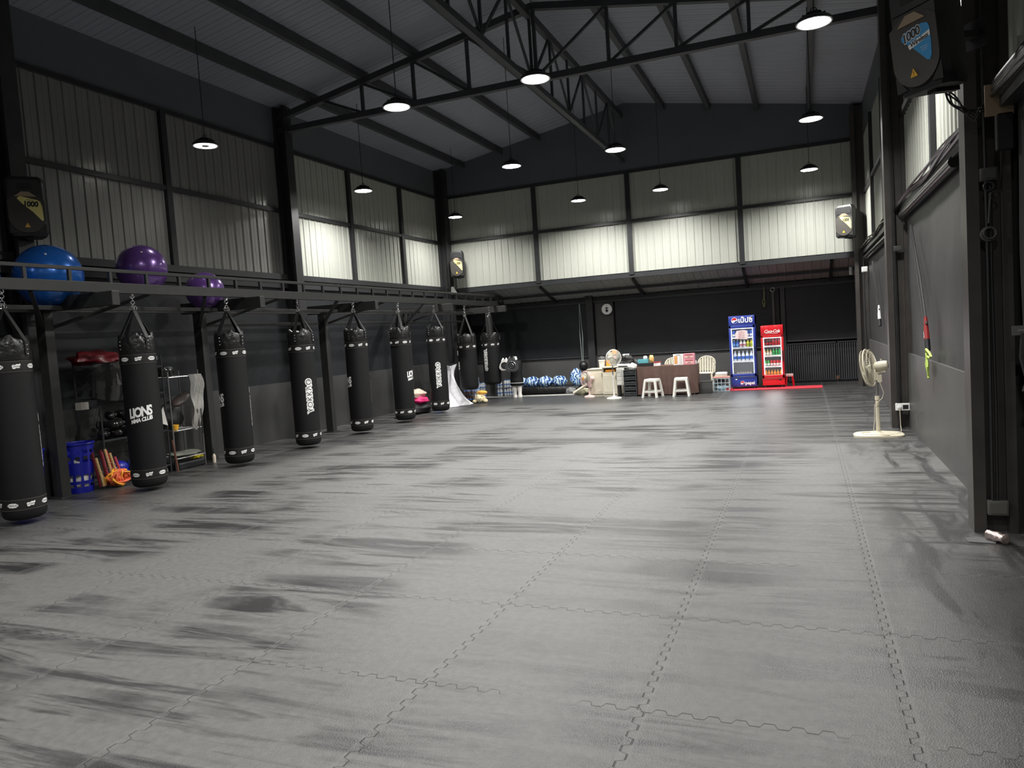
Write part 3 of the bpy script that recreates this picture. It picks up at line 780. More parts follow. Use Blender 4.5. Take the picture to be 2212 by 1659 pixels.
# ---------------------------------------------------------------- loudspeakers
def speaker(label, loc, rz, wd, ht, dp, big=False, tilt=0.0, brk=0.25):
    t = thing('loudspeaker', label, 'speaker', loc, rz, 'black loudspeakers mounted high on the columns')
    # local: front faces -Y, width X, base z=0
    t.rotation_euler = (tilt, 0, rz)
    w2 = wd/2
    def sect(k, n=10):
        # trapezoid plan with rounded front corners
        return [(-w2*0.62, dp), (w2*0.62, dp), (w2*0.95, dp*0.45), (w2, 0.04), (w2-0.03, 0.0), (-w2+0.03, 0.0), (-w2, 0.04), (-w2*0.95, dp*0.45)]
    mb = MB(); n = 8; rows = [(0.0, 0.86), (0.03, 0.96), (0.08, 1.0), (ht-0.10, 1.0), (ht-0.04, 0.96), (ht, 0.80)]; vs = []
    for z, s_ in rows:
        for x, y in sect(0): vs.append((x*s_, dp/2+(y-dp/2)*(0.5+0.5*s_), z))
    fs = [list(range(n))[::-1], [len(vs)-n+i for i in range(n)]]
    for j in range(len(rows)-1):
        for i in range(n): fs.append((j*n+i, j*n+(i+1)%n, (j+1)*n+(i+1)%n, (j+1)*n+i))
    mb.add(vs, fs); body = mb.build('cabinet_shell', M_SPEAK, t, True); 
    # woofer grille: rounded shield in the lower two thirds
    pts = []; gw, z0, z1 = w2*0.90, ht*0.05, ht*0.66
    for i in range(25):
        a = PI + PI*i/24; pts.append((gw*math.cos(a), z0+gw*0.95+gw*0.95*math.sin(a)))
    for i in range(13):
        q = i/12; pts.append((gw-2*gw*q, z1-0.10*ht*0.6+0.10*ht*math.sin(PI*q)))
    F = lambda off: face_tf((0, -off, 0), (1,0,0), (0,0,1))
    mb = MB(); mb.prism(pts, 0.012, F(0.004)); mb.build('woofer_grille', M_GRILLE, t)
    # tweeter horn, a recess frame with a dark throat
    mb = MB(); hw = w2*0.78
    mb.prism([(-hw, ht*0.72),(hw, ht*0.72),(hw*0.9, ht*0.94),(-hw*0.9, ht*0.94)], 0.006, F(0.003)); mb.m(1)
    mb.prism([(-hw*0.5, ht*0.78),(hw*0.5, ht*0.78),(hw*0.45, ht*0.88),(-hw*0.45, ht*0.88)], 0.008, F(0.003))
    mb.build('tweeter_horn', [M_SPEAK, M_BLACK], t)
    mb = MB(); bz = -0.055*ht if big else 0; mb.prism([(-w2*0.55, ht*0.655+bz),(w2*0.55, ht*0.655+bz),(w2*0.18, ht*0.735+bz),(-w2*0.18, ht*0.735+bz)], 0.008, F(0.015)); mb.build('tan_badge', M_TAN, t)
    # ports
    for sg in (-1, 1): mb = MB(); mb.prism([(sg*w2*0.90, ht*0.04),(sg*w2*0.90, ht*0.20),(sg*w2*0.48, ht*0.05)][::sg], 0.006, F(0.003)); mb.build('bass_port', M_BLACK, t)
    # sticker: shield with rounded corner, number
    if big:
        FS = lambda off: F(off) @ Matrix.Translation((0.05*w2, ht*0.035, 0)) @ Matrix.Diagonal((0.76, 0.74, 1, 1))
        sh = [(-0.66,0.20),(-0.5,0.245),(-0.1,0.27),(0.45,0.275),(0.72,0.25),(0.80,0.18),(0.80,-0.02),(0.76,-0.16),(0.66,-0.22),(0.50,-0.20),(0.1,-0.06),(-0.30,0.07),(-0.62,0.14)]
        sh = [(x*w2, ht*0.46 + y*ht*0.9) for x, y in sh]
        mb = MB(); mb.prism(sh[::-1], 0.003, FS(0.016)); mb.m(1)
        mb.prism([(-0.28*w2, ht*0.465),(0.80*w2, ht*0.535),(0.80*w2, ht*0.60),(-0.34*w2, ht*0.52)], 0.002, FS(0.019))
        v, f = text_mesh('1000', 0.155*ht, 0.016*ht*0.7, 0.15, 0.86); mb.add([(p.x*0.93, p.y, 0) for p in v], f, FS(0.0205) @ Matrix.Translation((-0.14*w2, ht*0.625, 0)) @ Matrix.Rotation(R(10), 4, 'Z'))
        v, f = text_mesh('watts', 0.05*ht, 0.0, 0.2, 1.0); mb.add(v, f, FS(0.0205) @ Matrix.Translation((-0.02*w2, ht*0.552, 0)) @ Matrix.Rotation(R(10), 4, 'Z'))
        for k in range(3): mb.cbox((0.45*w2, ht*0.44-k*ht*0.022, 0.0005), (0.4*w2-k*0.015, 0.0022, 0.0006), 0, FS(0.019))
        mb.m(2)
        v, f = text_mesh('1000', 0.15*ht, 0.003*ht, 0.15, 0.91); mb.add([(p.x*0.93, p.y, 0) for p in v], f, FS(0.022) @ Matrix.Translation((-0.14*w2, ht*0.625, 0)) @ Matrix.Rotation(R(10), 4, 'Z'))
        v, f = text_mesh('Wireless', 0.075*ht, 0.0012, 0.15, 0.95); mb.add(v, f, FS(0.022) @ Matrix.Translation((0.24*w2, ht*0.53, 0)) @ Matrix.Rotation(R(10), 4, 'Z'))
        mb.build('sticker', [M_BLUEST, M_WHITE, M_INK], t)
    else:
        sh = [(-0.42,0.62),(-0.30,0.66),(0.55,0.60),(0.70,0.57),(0.78,0.48),(0.80,0.26),(0.72,0.25),(0.30,0.40),(-0.20,0.54)]
        sh = [(x*w2, y*ht) for x, y in sh]
        mb = MB(); mb.prism(sh[::-1], 0.003, F(0.016)); mb.m(1)
        v, f = text_mesh('1000', 0.125*ht, 0.004, 0.1, 0.95); mb.add([(p.x*0.9, p.y, 0) for p in v], f, F(0.0215) @ Matrix.Translation((0.22*w2, ht*0.525, 0)))
        v, f = text_mesh('wireless', 0.035*ht, 0.0, 0.1, 1.0); mb.add(v, f, F(0.0215) @ Matrix.Translation((0.22*w2, ht*0.60, 0)))
        mb.build('sticker', [M_YEL, M_INK], t)
    mb = MB(); s_ = 0.05*ht
    mb.prism([(-s_*0.8,-s_*0.6),(s_*0.8,-s_*0.6),(0,s_*0.9)], 0.003, F(0.016) @ Matrix.Translation((-0.02*w2 if not big else -0.12*w2, ht*0.17, 0))); mb.m(1)
    v, f = text_mesh('!', 0.06*ht, 0.0, 0, 1); mb.add(v, f, F(0.0205) @ Matrix.Translation((-0.02*w2 if not big else -0.12*w2, ht*0.167, 0)))
    mb.build('warning_triangle', [M_AMBER, M_INK], t)
    mb = MB()
    mb.box((-0.04, dp-0.02, ht*0.42), (0.04, dp+brk, ht*0.48)); mb.box((-0.07, dp+brk-0.015, ht*0.33), (0.07, dp+brk, ht*0.58))
    mb.box((-0.03, 0.08, -0.02), (0.03, dp+0.02, -0.002)); mb.box((-0.03, dp, -0.02), (0.03, dp+0.02, ht*0.45))
    mb.build('wall_bracket', M_STEEL, t)
    return t
speaker('black speaker with pale yellow sticker on the left wall above the blue ball', (-8.26, 6.0, 3.08), R(52), 0.40, 0.68, 0.33, brk=0.05)
speaker('black speaker with pale yellow sticker in the far left corner', (-8.13, 17.1, 3.14), R(10), 0.36, 0.66, 0.32, brk=0.2)
speaker('black speaker with pale yellow sticker in the far right corner', (0.84, 17.05, 3.16), R(-24), 0.38, 0.66, 0.34, brk=0.05)
speaker('large black speaker with blue sticker reading 1000, near the upper right corner', (0.70, 5.13, 2.86), R(-50), 0.36, 0.66, 0.25, big=True, brk=0.24, tilt=R(7))

# ---------------------------------------------------------------- fans
def cage(mb, r, d, n=44, tf=None):
    # wire guard: rings plus radial wires, axis along X, front at +X
    for rr, xx in ((r, 0), (r*0.97, d*0.3), (r*0.97, -d*0.3)): mb.torus((xx,0,0), rr, 0.0035, 40, 5, tf, 'X')
    for rr, k in ((0.72, 0.8), (0.42, 1.0), (0.2, 1.05)):
        for s_ in (1, -1): mb.torus((s_*d*0.5*k, 0, 0), r*rr, 0.0018, 32, 4, tf, 'X')
    for i in range(n):
        a = 2*PI*i/n; y, z = math.cos(a), math.sin(a)
        for s_ in (1, -1):
            pts = [Vector((s_*d*0.52, y*r*0.16, z*r*0.16)), Vector((s_*d*0.5, y*r*0.5, z*r*0.5)), Vector((s_*d*0.36, y*r*0.85, z*r*0.85)), Vector((s_*d*0.05, y*r, z*r))]
            if tf is not None: pts = [tf @ p for p in pts]
            mb.tube(pts, 0.0014, 4)
def fan(label, loc, h, r, axis, base, mats, basekind='rect', pole_r=0.02, cord=None, hub=None, wires=44):
    body, accent, blade = mats
    t = thing('pedestal_fan', label, 'fan', loc, 0)
    mb = MB()
    if basekind == 'rect':
        a, b_ = base; pts = []
        for i in range(40):
            th = 2*PI*i/40; c, s_ = math.cos(th), math.sin(th)
            pts.append((a*math.copysign(abs(c)**0.6, c), b_*math.copysign(abs(s_)**0.6, s_)))
        vs = []; lv = [(0.0, 1.0), (0.022, 1.0), (0.034, 0.93), (0.046, 0.55), (0.062, 0.16)]
        for z, k in lv:
            for x, y in pts: vs.append((x*k, y*k, z))
        n = 40; fs = [list(range(n))[::-1], [len(vs)-n+i for i in range(n)]]
        for j in range(len(lv)-1):
            for i in range(n): fs.append((j*n+i, j*n+(i+1)%n, (j+1)*n+(i+1)%n, (j+1)*n+i))
        mb.add(vs, fs)
    else:
        mb.lathe([(base[0],0),(base[0],0.018),(base[0]*0.92,0.03),(base[0]*0.3,0.045),(0.03,0.06)], 32)
    mb.build('base', body, t, True)
    hz = h*0.52
    mb = MB(); mb.cyl((0,0,0.05),(0,0,hz), pole_r*1.25, pole_r*1.15, 20); mb.cyl((0,0,hz),(0,0,hz+0.05), pole_r*1.5, pole_r*1.4, 20); mb.build('outer_pole', body, t, True)
    mb = MB(); mb.cyl((0,0,hz+0.04),(0,0,h-0.13), pole_r*0.8, None, 16); mb.build('inner_pole', M_ALU, t, True)
    mb = MB(); mb.cyl((0,0,h-0.17),(0,0,h-0.07), pole_r*1.5, pole_r*1.2, 18)
    A = Vector(axis).normalized(); up = Vector((0,0,1)); side = up.cross(A).normalized(); u2 = A.cross(side)
    H = Matrix.Translation((0,0,h)) @ Matrix((A, side, u2)).transposed().to_4x4()
    mb.box((-0.10,-0.022,-0.085),(0.0,0.022,0.0), H)
    mb.cbox((-0.045*0.0+0.03,0,h-0.15),(0.05,0.07,0.09)); mb.build('neck', body, t, True)
    mb = MB(); mb.lathe([(0.02,-0.14),(0.048,-0.135),(0.058,-0.10),(0.06,-0.04),(0.055,0.0),(0.035,0.03)], 24, H @ Matrix.Rotation(PI/2, 4, 'Y'))
    mot = mb.build('motor', body, t, True)
    mb = MB(); mb.cyl(H @ Vector((-0.07,0,0.055)), H @ Vector((-0.07,0,0.085)), 0.008, 0.010, 10); mb.build('swing_knob', body, mot, True)
    if hub is None:
        mb = MB(); S2 = H @ Matrix.Translation((-0.065,-0.0605,0.0)); mb.prism([(0.02*math.cos(k*PI/8), 0.02*math.sin(k*PI/8)) for k in range(16)], 0.003, H @ Matrix.Translation((-0.065,-0.059,0)) @ Matrix.Rotation(PI/2, 4, 'X')); mb.m(1)
        for k in range(3):
            a = 2*PI*k/3 + PI/2; mb.prism([(0.003*math.cos(a), 0.003*math.sin(a)), (0.015*math.cos(a-0.5), 0.015*math.sin(a-0.5)), (0.015*math.cos(a+0.5), 0.015*math.sin(a+0.5))], 0.0012, H @ Matrix.Translation((-0.065,-0.0622,0)) @ Matrix.Rotation(PI/2, 4, 'X'))
        mb.build('round_sticker', [M_AMBER, M_INK], mot)
    G = H @ Matrix.Translation((0.085,0,0))
    mb = MB(); cage(mb, r, 0.14, wires, G); cg = mb.build('cage', body, t, True)
    mb = MB(); mb.torus((0,0,0), r*1.01, 0.008, 44, 8, G, 'X'); mb.build('cage_rim', body, cg, True)
    mb = MB(); mb.cyl(G @ Vector((0.072,0,0)), G @ Vector((0.080,0,0)), r*0.19, None, 24); mb.build('cage_badge', hub or body, cg, True)
    mb = MB()
    mb.cyl(G @ Vector((-0.03,0,0)), G @ Vector((0.04,0,0)), r*0.17, r*0.12, 18)
    for k in range(3):
        vs = []; nu, nv = 7, 6
        for i in range(nu+1):
            q = i/nu; rad = r*(0.13+0.75*q)
            for j in range(nv+1):
                s_ = j/nv; wdt = (0.5+0.75*math.sin(PI*min(1, q*0.85+0.12)))*0.75
                a = 2*PI*k/3 + (s_-0.5)*wdt*1.5 + q*0.35
                vs.append(G @ Vector(((s_-0.5)*0.055, rad*math.cos(a), rad*math.sin(a))))
        mb.add(vs, [(i*(nv+1)+j, i*(nv+1)+j+1, (i+1)*(nv+1)+j+1, (i+1)*(nv+1)+j) for i in range(nu) for j in range(nv)])
    mb.build('blades', blade, t, True)
    if cord:
        mb = MB(); mb.tube(cord, 0.0045, 6); mb.build('power_cord', body, t, True)
    return t
M_BLADE = mat('pale_fan_blade', (0.50, 0.47, 0.36), 0.35, trans=0.2)
fan('tall cream pedestal fan standing by the right hand wall, its back turned to the camera', (0.82, 10.33, 0), 0.88, 0.235, (-0.93, 0.30, -0.17), (0.29, 0.20), (M_CREAM, M_CREAM, M_BLADE),
    cord=[(0.02,-0.03,0.72),(0.07,-0.06,0.55),(0.05,-0.05,0.48),(-0.035,-0.04,0.40),(-0.04,-0.03,0.2),(-0.06,-0.04,0.055),(-0.2,-0.08,0.055),(-0.16,-0.16,0.04),(0.1,-0.19,0.035),(0.2,-0.1,0.04),(0.27,0.1,0.04),(0.30,0.4,0.02),(0.31,0.55,0.05),(0.31,0.59,0.25),(0.31,0.60,0.29)])
fan('white pedestal fan in front of the cream cabinets', (-4.06, 16.32, 0), 0.93, 0.175, (0.62, -0.75, 0.06), (0.17, 0.17), (M_WPLAST, M_WPLAST, M_BLADE), 'round', 0.016, hub=M_PINKP, wires=30)
fan('small pale pink fan left of the cream cabinets, head turned left', (-4.78, 16.85, 0), 0.44, 0.18, (-0.62, -0.78, 0.10), (0.12, 0.10), (M_PINKP, M_ORANGE, mat('mint_blade', (0.50,0.55,0.42), 0.4)), 'rect', 0.015, hub=M_ORANGE, wires=30)

# ---------------------------------------------------------------- drinks fridges
def emblem(mb, c, r, F):
    # disc split red / white / blue: materials 1 white, 2 red, 3 blue
    n = 24; mb.m(1); mb.prism([(c[0]+r*1.12*math.cos(2*PI*i/n), c[1]+r*1.12*math.sin(2*PI*i/n)) for i in range(n)], 0.002, F)
    F2 = F @ Matrix.Translation((c[0], c[1], 0.003)) @ Matrix.Rotation(R(20), 4, 'Z')
    def seg(a0, a1, bow):
        p = [(r*math.cos(a0+(a1-a0)*i/12), r*math.sin(a0+(a1-a0)*i/12)) for i in range(13)]
        x0, y0 = p[-1]; x1, y1 = p[0]
        for i in range(1, 8):
            q = i/8; p.append((x0+(x1-x0)*q, y0+(y1-y0)*q + bow*math.sin(q*2*PI)*r))
        return p
    mb.m(2); mb.prism(seg(R(12), R(168), 0.16), 0.0015, F2)
    mb.m(3); mb.prism(seg(R(204), R(336), 0.14), 0.0015, F2)
def fridge(label, loc, rz, wd, ht, dp, hz, gz0, gz1, paint, shelves):
    t = thing('drinks_fridge', label, 'fridge', loc, rz, 'glass door drinks fridges'); w2 = wd/2; th = 0.035; fy = -dp/2
    mb = MB()
    mb.rbox((-w2, fy+0.05, 0.05), (-w2+th, -fy, ht), 0.006); mb.rbox((w2-th, fy+0.05, 0.05), (w2, -fy, ht), 0.006)
    mb.rbox((-w2, -fy-th, 0.05), (w2, -fy, ht), 0.006); mb.rbox((-w2, fy+0.02, ht-hz), (w2, -fy, ht), 0.008)
    mb.rbox((-w2, fy+0.02, 0.05), (w2, -fy, gz0-0.07), 0.008)
    mb.build('cabinet', paint, t, True)
    mb = MB()
    mb.box((-w2+th, -fy-th-0.01, gz0-0.07), (w2-th, -fy-th, ht-hz)); mb.box((-w2+th, fy+0.06, gz0-0.07), (-w2+th+0.008, -fy-th, ht-hz)); mb.box((w2-th-0.008, fy+0.06, gz0-0.07), (w2-th, -fy-th, ht-hz))
    mb.box((-w2+th, fy+0.06, gz0-0.07), (w2-th, -fy-th, gz0-0.055)); mb.build('liner', M_SHELFW, t)
    for z in shelves:
        mb = MB(); mb.box((-w2+th+0.01, fy+0.08, z-0.012), (w2-th-0.01, -fy-th-0.02, z)); mb.box((-w2+th+0.01, fy+0.075, z-0.02), (w2-th-0.01, fy+0.085, z+0.018)); mb.build('shelf', M_SHELFW, t)
    d = thing('door', None, None); d.parent = t
    f = 0.045; z0, z1 = gz0-0.06, ht-hz-0.005
    mb = MB(); mb.rbox((-w2, fy, z0), (-w2+f, fy+0.04, z1), 0.005); mb.rbox((w2-f, fy, z0), (w2, fy+0.04, z1), 0.005)
    mb.rbox((-w2, fy, z0), (w2, fy+0.04, gz0), 0.005); mb.rbox((-w2, fy, gz1), (w2, fy+0.04, z1), 0.005); mb.build('door_frame', paint, d, True)
    mb = MB(); mb.box((-w2+f, fy+0.012, gz0), (w2-f, fy+0.018, gz1)); mb.build('glass_pane', M_GLASS, d)
    mb = MB(); mb.rbox((w2-0.03, fy-0.025, (gz0+gz1)/2-0.12), (w2-0.008, fy, (gz0+gz1)/2+0.12), 0.006); mb.build('door_handle', M_BLACK, d, True)
    mb = MB()
    for s_ in (-1, 1): mb.box((s_*(w2-f-0.008)-0.008, fy+0.045, gz0+0.01), (s_*(w2-f-0.008)+0.008, fy+0.055, gz1-0.01))
    mb.box((-w2+f, fy+0.045, gz1-0.02), (w2-f, fy+0.055, gz1-0.005)); mb.build('light_strip', M_LED, t)
    mb = MB()
    for sx in (-1, 1):
        for sy in (-1, 1): mb.cyl((sx*(w2-0.06), sy*(dp/2-0.07), 0), (sx*(w2-0.06), sy*(dp/2-0.07), 0.055), 0.02, None, 12)
    mb.build('feet', M_DGREY, t, True)
    for z, e in (((gz0+gz1)/2, 3.2),):
        ld = bpy.data.lights.new('fridge_light', 'AREA'); ld.shape = 'RECTANGLE'; ld.size = wd-0.12; ld.size_y = gz1-gz0; ld.energy = e; ld.color = (0.93, 0.97, 1.0)
        lo = bpy.data.objects.new('fridge_light', ld); C.objects.link(lo); lo.parent = t; lo.location = (0, fy+0.058, z); lo.rotation_euler = (R(-90), 0, 0)
    return t, fy
# red foam mat below
t = thing('foam_mat', 'thin red foam mat on the floor under the two drinks fridges', 'mat', (-0.7, 17.58, 0)); mb = MB(); mb.rbox((-1.02,-0.28,0.0),(1.02,0.26,0.022),0.006); mb.build('mat_sheet', M_REDMAT, t)
FZ = 0.024
ft, fy = fridge('tall dark blue drinks fridge with a round emblem and white lettering on its header', (-1.325, 17.80, FZ), 0, 0.565, 1.66, 0.58, 0.21, 0.34, 1.38, M_PBLUE, (0.62, 0.93, 1.16))
F = face_tf((0, fy+0.018, 0), (1,0,0), (0,0,1))
mb = MB(); emblem(mb, (-0.15, 1.555), 0.062, F); mb.m(1)
v, f = text_mesh('เป๊ปซี่', 0.155, 0.004, 0, 1.0); mb.add(v, f, F @ Matrix.Translation((0.085, 1.55, 0.002))); mb.build('header_logo', [M_PBLUE, M_WHITE, M_RED, M_PBLUE], ft)
mb = MB(); emblem(mb, (-0.03, 0.13), 0.042, F); mb.m(1)
v, f = text_mesh('pepsi', 0.10, 0.003, 0, 1.0); mb.add(v, f, F @ Matrix.Translation((0.13, 0.125, 0.002)))
mb.prism([(-0.165+0.022*math.cos(k*PI/8), 0.215+0.013*math.sin(k*PI/8)) for k in range(16)], 0.002, F); mb.build('base_logo', [M_PBLUE, M_WHITE, M_RED, M_PBLUE], ft)
ps = thing('price_sign', 'pale pink paper sign with red writing taped to the blue fridge door', 'sign', (-1.335, 17.80+fy-0.001, FZ+1.12)); mb = MB(); Fp = face_tf((0,0,0), (1,0,0), (0,0,1))
pts = [(-0.125,0.02),(0.12,0.0),(0.135,0.04),(0.13,0.19),(0.06,0.215),(-0.10,0.20),(-0.14,0.13)]
mb.prism(pts, 0.002, Fp); mb.m(1)
for k in range(4): 
    v, f = text_mesh('uranlsu nsou'[k:k+9], 0.036, 0.0008, 0, 1.0); mb.add(v, f, Fp @ Matrix.Translation((0, 0.17-k*0.043, 0.0028)))
mb.build('paper', [mat('pale_pink_paper', (0.75,0.62,0.62), 0.6), M_REDST], ps)
fr, fy2 = fridge('shorter red drinks fridge with white script lettering on its header', (-0.69, 17.86, FZ), 0, 0.475, 1.40, 0.56, 0.23, 0.28, 1.13, M_RED, (0.47, 0.71, 0.93))
F = face_tf((0, fy2+0.018, 0), (1,0,0), (0,0,1)); mb = MB()
v, f = text_mesh('Coca-Cola', 0.094, 0.0012, 0.35, 0.82); mb.add(v, f, F @ Matrix.Translation((0, 1.265, 0.002)))
# swash below the script
pts = [(-0.13+0.26*i/16, 1.222+0.010*math.sin(i/16*2*PI)) for i in range(17)]; mb.add([F @ Vector((x, y, 0.003)) for x, y in pts] + [F @ Vector((x, y-0.006, 0.003)) for x, y in pts], [(i, i+1, 18+i, 17+i) for i in range(16)])
mb.build('header_logo', M_WHITE, fr)
mb = MB(); mb.prism([(0.14+0.03*math.cos(k*PI/8), 0.17+0.014*math.sin(k*PI/8)) for k in range(16)], 0.002, F); mb.build('base_badge', M_INK, fr)
# bottles and cans
def bottle_proto(name, body, lab, capm, r, h, kind='bottle'):
    t = bpy.data.objects.new(name, None); C.objects.link(t)
    mb = MB()
    if kind == 'can': mb.lathe([(r*0.8,0),(r,0.008),(r,h-0.012),(r*0.82,h)], 14)
    else: mb.lathe([(r*0.85,0),(r,0.01),(r,h*0.55),(r*0.9,h*0.66),(r*0.42,h*0.86),(r*0.38,h*0.93)], 14)
    mb.build('bottle_body' if kind != 'can' else 'can_body', body, t, True)
    if kind == 'can': mb = MB(); mb.lathe([(r*0.80,h+0.0005),(r*0.6,h+0.001)], 12); mb.build('can_lid', M_CHROME, t, True)
    else:
        mb = MB(); mb.lathe([(r*0.45,h*0.93),(r*0.45,h)], 12); mb.build('cap', capm, t, True)
    mb = MB(); mb.lathe([(r*1.015,h*0.22),(r*1.015,h*0.5)], 14, cap=False); mb.build('paper_label', lab, t, True)
    return t
_protos = {}
def bottles(key, spec, pts, label, group, name='drink_bottle', cat='bottle'):
    for p in pts:
        if key not in _protos: o = bottle_proto(name, *spec); _protos[key] = o
        else: o = copy_tree(_protos[key])
        o.location = p; tag(o, label, cat, group)
def row(cx, y, z, n, sp): return [(cx + (i-(n-1)/2)*sp, y, z) for i in range(n)]
cp = lambda n, c: mat(n, c, 0.25, coat=0.3)
bx, by = -1.325, 17.80+fy+0.13
bottles('w', (M_BOTWHITE, M_BOTBLUE, M_WPLAST, 0.036, 0.235), row(bx, by, FZ+0.62+0.001, 5, 0.088), 'clear water bottle with a blue label on the third shelf of the blue fridge', 'water bottles on the third shelf of the blue fridge')
bottles('c1', (cp('blue_can', (0.05,0.13,0.5)), M_WHITE, M_CHROME, 0.033, 0.165, 'can'), row(bx, by, FZ+1.161, 6, 0.075), 'blue and silver can on the top shelf of the blue fridge, partly behind the sign', 'cans on the top shelf of the blue fridge', 'drink_can', 'can')
r2 = row(bx, by, FZ+0.931, 6, 0.075)
bottles('b2', (M_BOTBLUE, cp('sky', (0.2,0.45,0.8)), M_WPLAST, 0.033, 0.18), r2[:2], 'bright blue bottle at the left end of the second shelf of the blue fridge', 'blue bottles on the second shelf of the blue fridge')
bottles('b3', (M_WHITE, mat('rose_label', (0.6,0.25,0.3), 0.5), M_WPLAST, 0.033, 0.18), r2[2:4], 'white bottle in the middle of the second shelf of the blue fridge', 'white bottles on the second shelf of the blue fridge')
bottles('b4', (cp('lemon', (0.72,0.66,0.04)), cp('lime', (0.4,0.5,0.05)), M_WPLAST, 0.033, 0.18), r2[4:], 'yellow bottle at the right end of the second shelf of the blue fridge', 'yellow bottles on the second shelf of the blue fridge')
t = thing('food_tub', 'clear plastic tub of small food bags at the bottom of the blue fridge', 'tub', (bx, 17.80, FZ+0.287)); mb = MB(); mb.box((-0.2,-0.15,0),(0.2,0.15,0.004)); 
for a, b_ in (((-0.2,-0.15,0),(-0.196,0.15,0.1)),((0.196,-0.15,0),(0.2,0.15,0.1)),((-0.2,-0.15,0),(0.2,-0.146,0.1)),((-0.2,0.146,0),(0.2,0.15,0.1))): mb.box(a, b_)
mb.build('tub_shell', M_GLASS, t)
mb = MB()
for k in range(6): mb.ell((-0.14+0.056*k, -0.05+0.05*(k%2), 0.045), (0.035,0.045,0.04), 10, 8)
tag(mb.build('food_bags', M_BEIGE, t, True), kind='stuff')
rx, ry = -0.69, 17.86+fy2+0.13
bottles('k1', (cp('dark_cola', (0.06,0.01,0.012)), M_RED, M_RED, 0.026, 0.16), row(rx-0.105, ry, FZ+0.931, 3, 0.062), 'dark bottle at the left of the top shelf of the red fridge', 'dark bottles on the top shelf of the red fridge')
bottles('k2', (cp('pinkred', (0.55,0.05,0.06)), M_RED, M_RED, 0.026, 0.16), row(rx+0.08, ry, FZ+0.931, 3, 0.062), 'red bottle at the right of the top shelf of the red fridge', 'red bottles on the top shelf of the red fridge')
bottles('k3', (cp('pale_yellow_drink', (0.65,0.5,0.2)), M_WHITE, M_WPLAST, 0.026, 0.15), row(rx-0.105, ry, FZ+0.711, 3, 0.062), 'pale yellow bottle on the second shelf of the red fridge', 'pale yellow bottles in the red fridge')
bottles('k4', (cp('green_drink', (0.03,0.45,0.10)), cp('dkgreen', (0.02,0.25,0.06)), M_WPLAST, 0.026, 0.17), row(rx+0.08, ry, FZ+0.711, 3, 0.062), 'bright green bottle on the second shelf of the red fridge', 'green bottles on the second shelf of the red fridge')
bottles('k5', (cp('green_can', (0.06,0.42,0.08)), M_WHITE, M_CHROME, 0.027, 0.14, 'can'), row(rx-0.13, ry, FZ+0.471, 2, 0.064), 'green can at the left of the third shelf of the red fridge', 'green cans in the red fridge', 'drink_can', 'can')
bottles('k6', (cp('red_can', (0.6,0.02,0.03)), M_WHITE, M_CHROME, 0.027, 0.14, 'can'), row(rx+0.062, ry, FZ+0.471, 4, 0.064), 'red can on the third shelf of the red fridge', 'red cans in the red fridge', 'drink_can', 'can')
bottles('k7', (cp('orange_drink', (0.85,0.33,0.02)), cp('dko', (0.6,0.16,0.01)), M_AMBER, 0.028, 0.165), row(rx, ry, FZ+0.227, 6, 0.063), 'orange drink bottle on the bottom shelf of the red fridge', 'orange bottles on the bottom shelf of the red fridge')
# small red stool beside the red fridge
t = thing('step_stool', 'small red and white plastic stool right of the red fridge', 'stool', (-0.36, 17.95, FZ)); mb = MB(); mb.rbox((-0.08,-0.09,0.21),(0.08,0.09,0.27),0.012); mb.build('seat', M_PINKP, t, True)
for sx in (-1, 1):
    for sy in (-1, 1): mb = MB(); mb.bar((sx*0.085, sy*0.09, 0), (sx*0.06, sy*0.07, 0.215), 0.028, 0.028); mb.build('leg', M_RED, t)

# ---------------------------------------------------------------- reception corner
TY = 16.72
def cabinet(label, x0, x1, yf, yb, z1, doorx, opening=None):
    t = thing('storage_cabinet', label, 'cabinet', ((x0+x1)/2, (yf+yb)/2, 0)); cx, cy = (x0+x1)/2, (yf+yb)/2; w2, d2 = (x1-x0)/2, (yb-yf)/2
    mb = MB(); mb.box((-w2, -d2, 0.03), (-w2+0.015, d2, z1)); mb.box((w2-0.015, -d2, 0.03), (w2, d2, z1)); mb.box((-w2, d2-0.015, 0.03), (w2, d2, z1)); mb.box((-w2+0.01, -d2+0.01, 0), (w2-0.01, d2-0.01, 0.05)); mb.box((-w2, -d2, z1-0.015), (w2, d2, z1)); mb.box((-w2+0.01, -d2+0.005, (opening or z1)-0.02), (w2-0.01, d2, (opening or z1)-0.005))
    mb.build('carcass', M_CABW, t)
    zt = (opening or z1) - 0.02
    n = len(doorx)-1
    for i in range(n):
        a, b_ = doorx[i]-cx, doorx[i+1]-cx
        mb = MB(); mb.rbox((a+0.004, -d2-0.018, 0.06), (b_-0.004, -d2, zt), 0.004); mb.rbox((a+0.03, -d2-0.022, 0.11), (b_-0.03, -d2-0.016, zt-0.05), 0.003); d = mb.build('door', M_CABW, t)
        mb = MB(); mb.bar((b_-0.02 if i == 0 else a+0.02, -d2-0.03, zt-0.16), (b_-0.02 if i == 0 else a+0.02, -d2-0.03, zt-0.07), 0.008, 0.012); mb.build('door_handle', M_ALU, d)
    mb = MB(); mb.rbox((-w2-0.01, -d2-0.025, z1), (w2+0.01, d2, z1+0.018), 0.004); mb.build('top_board', M_CABW, t); return t
cabinet('low cream cabinet behind the small pink fan', -4.84, -4.46, 16.98, 17.45, 0.64, [-4.84, -4.46])
cabinet('cream cabinet with an open upper bay that shows an orange folder', -4.44, -4.10, 16.85, 17.45, 0.68, [-4.44, -4.10], 0.58)
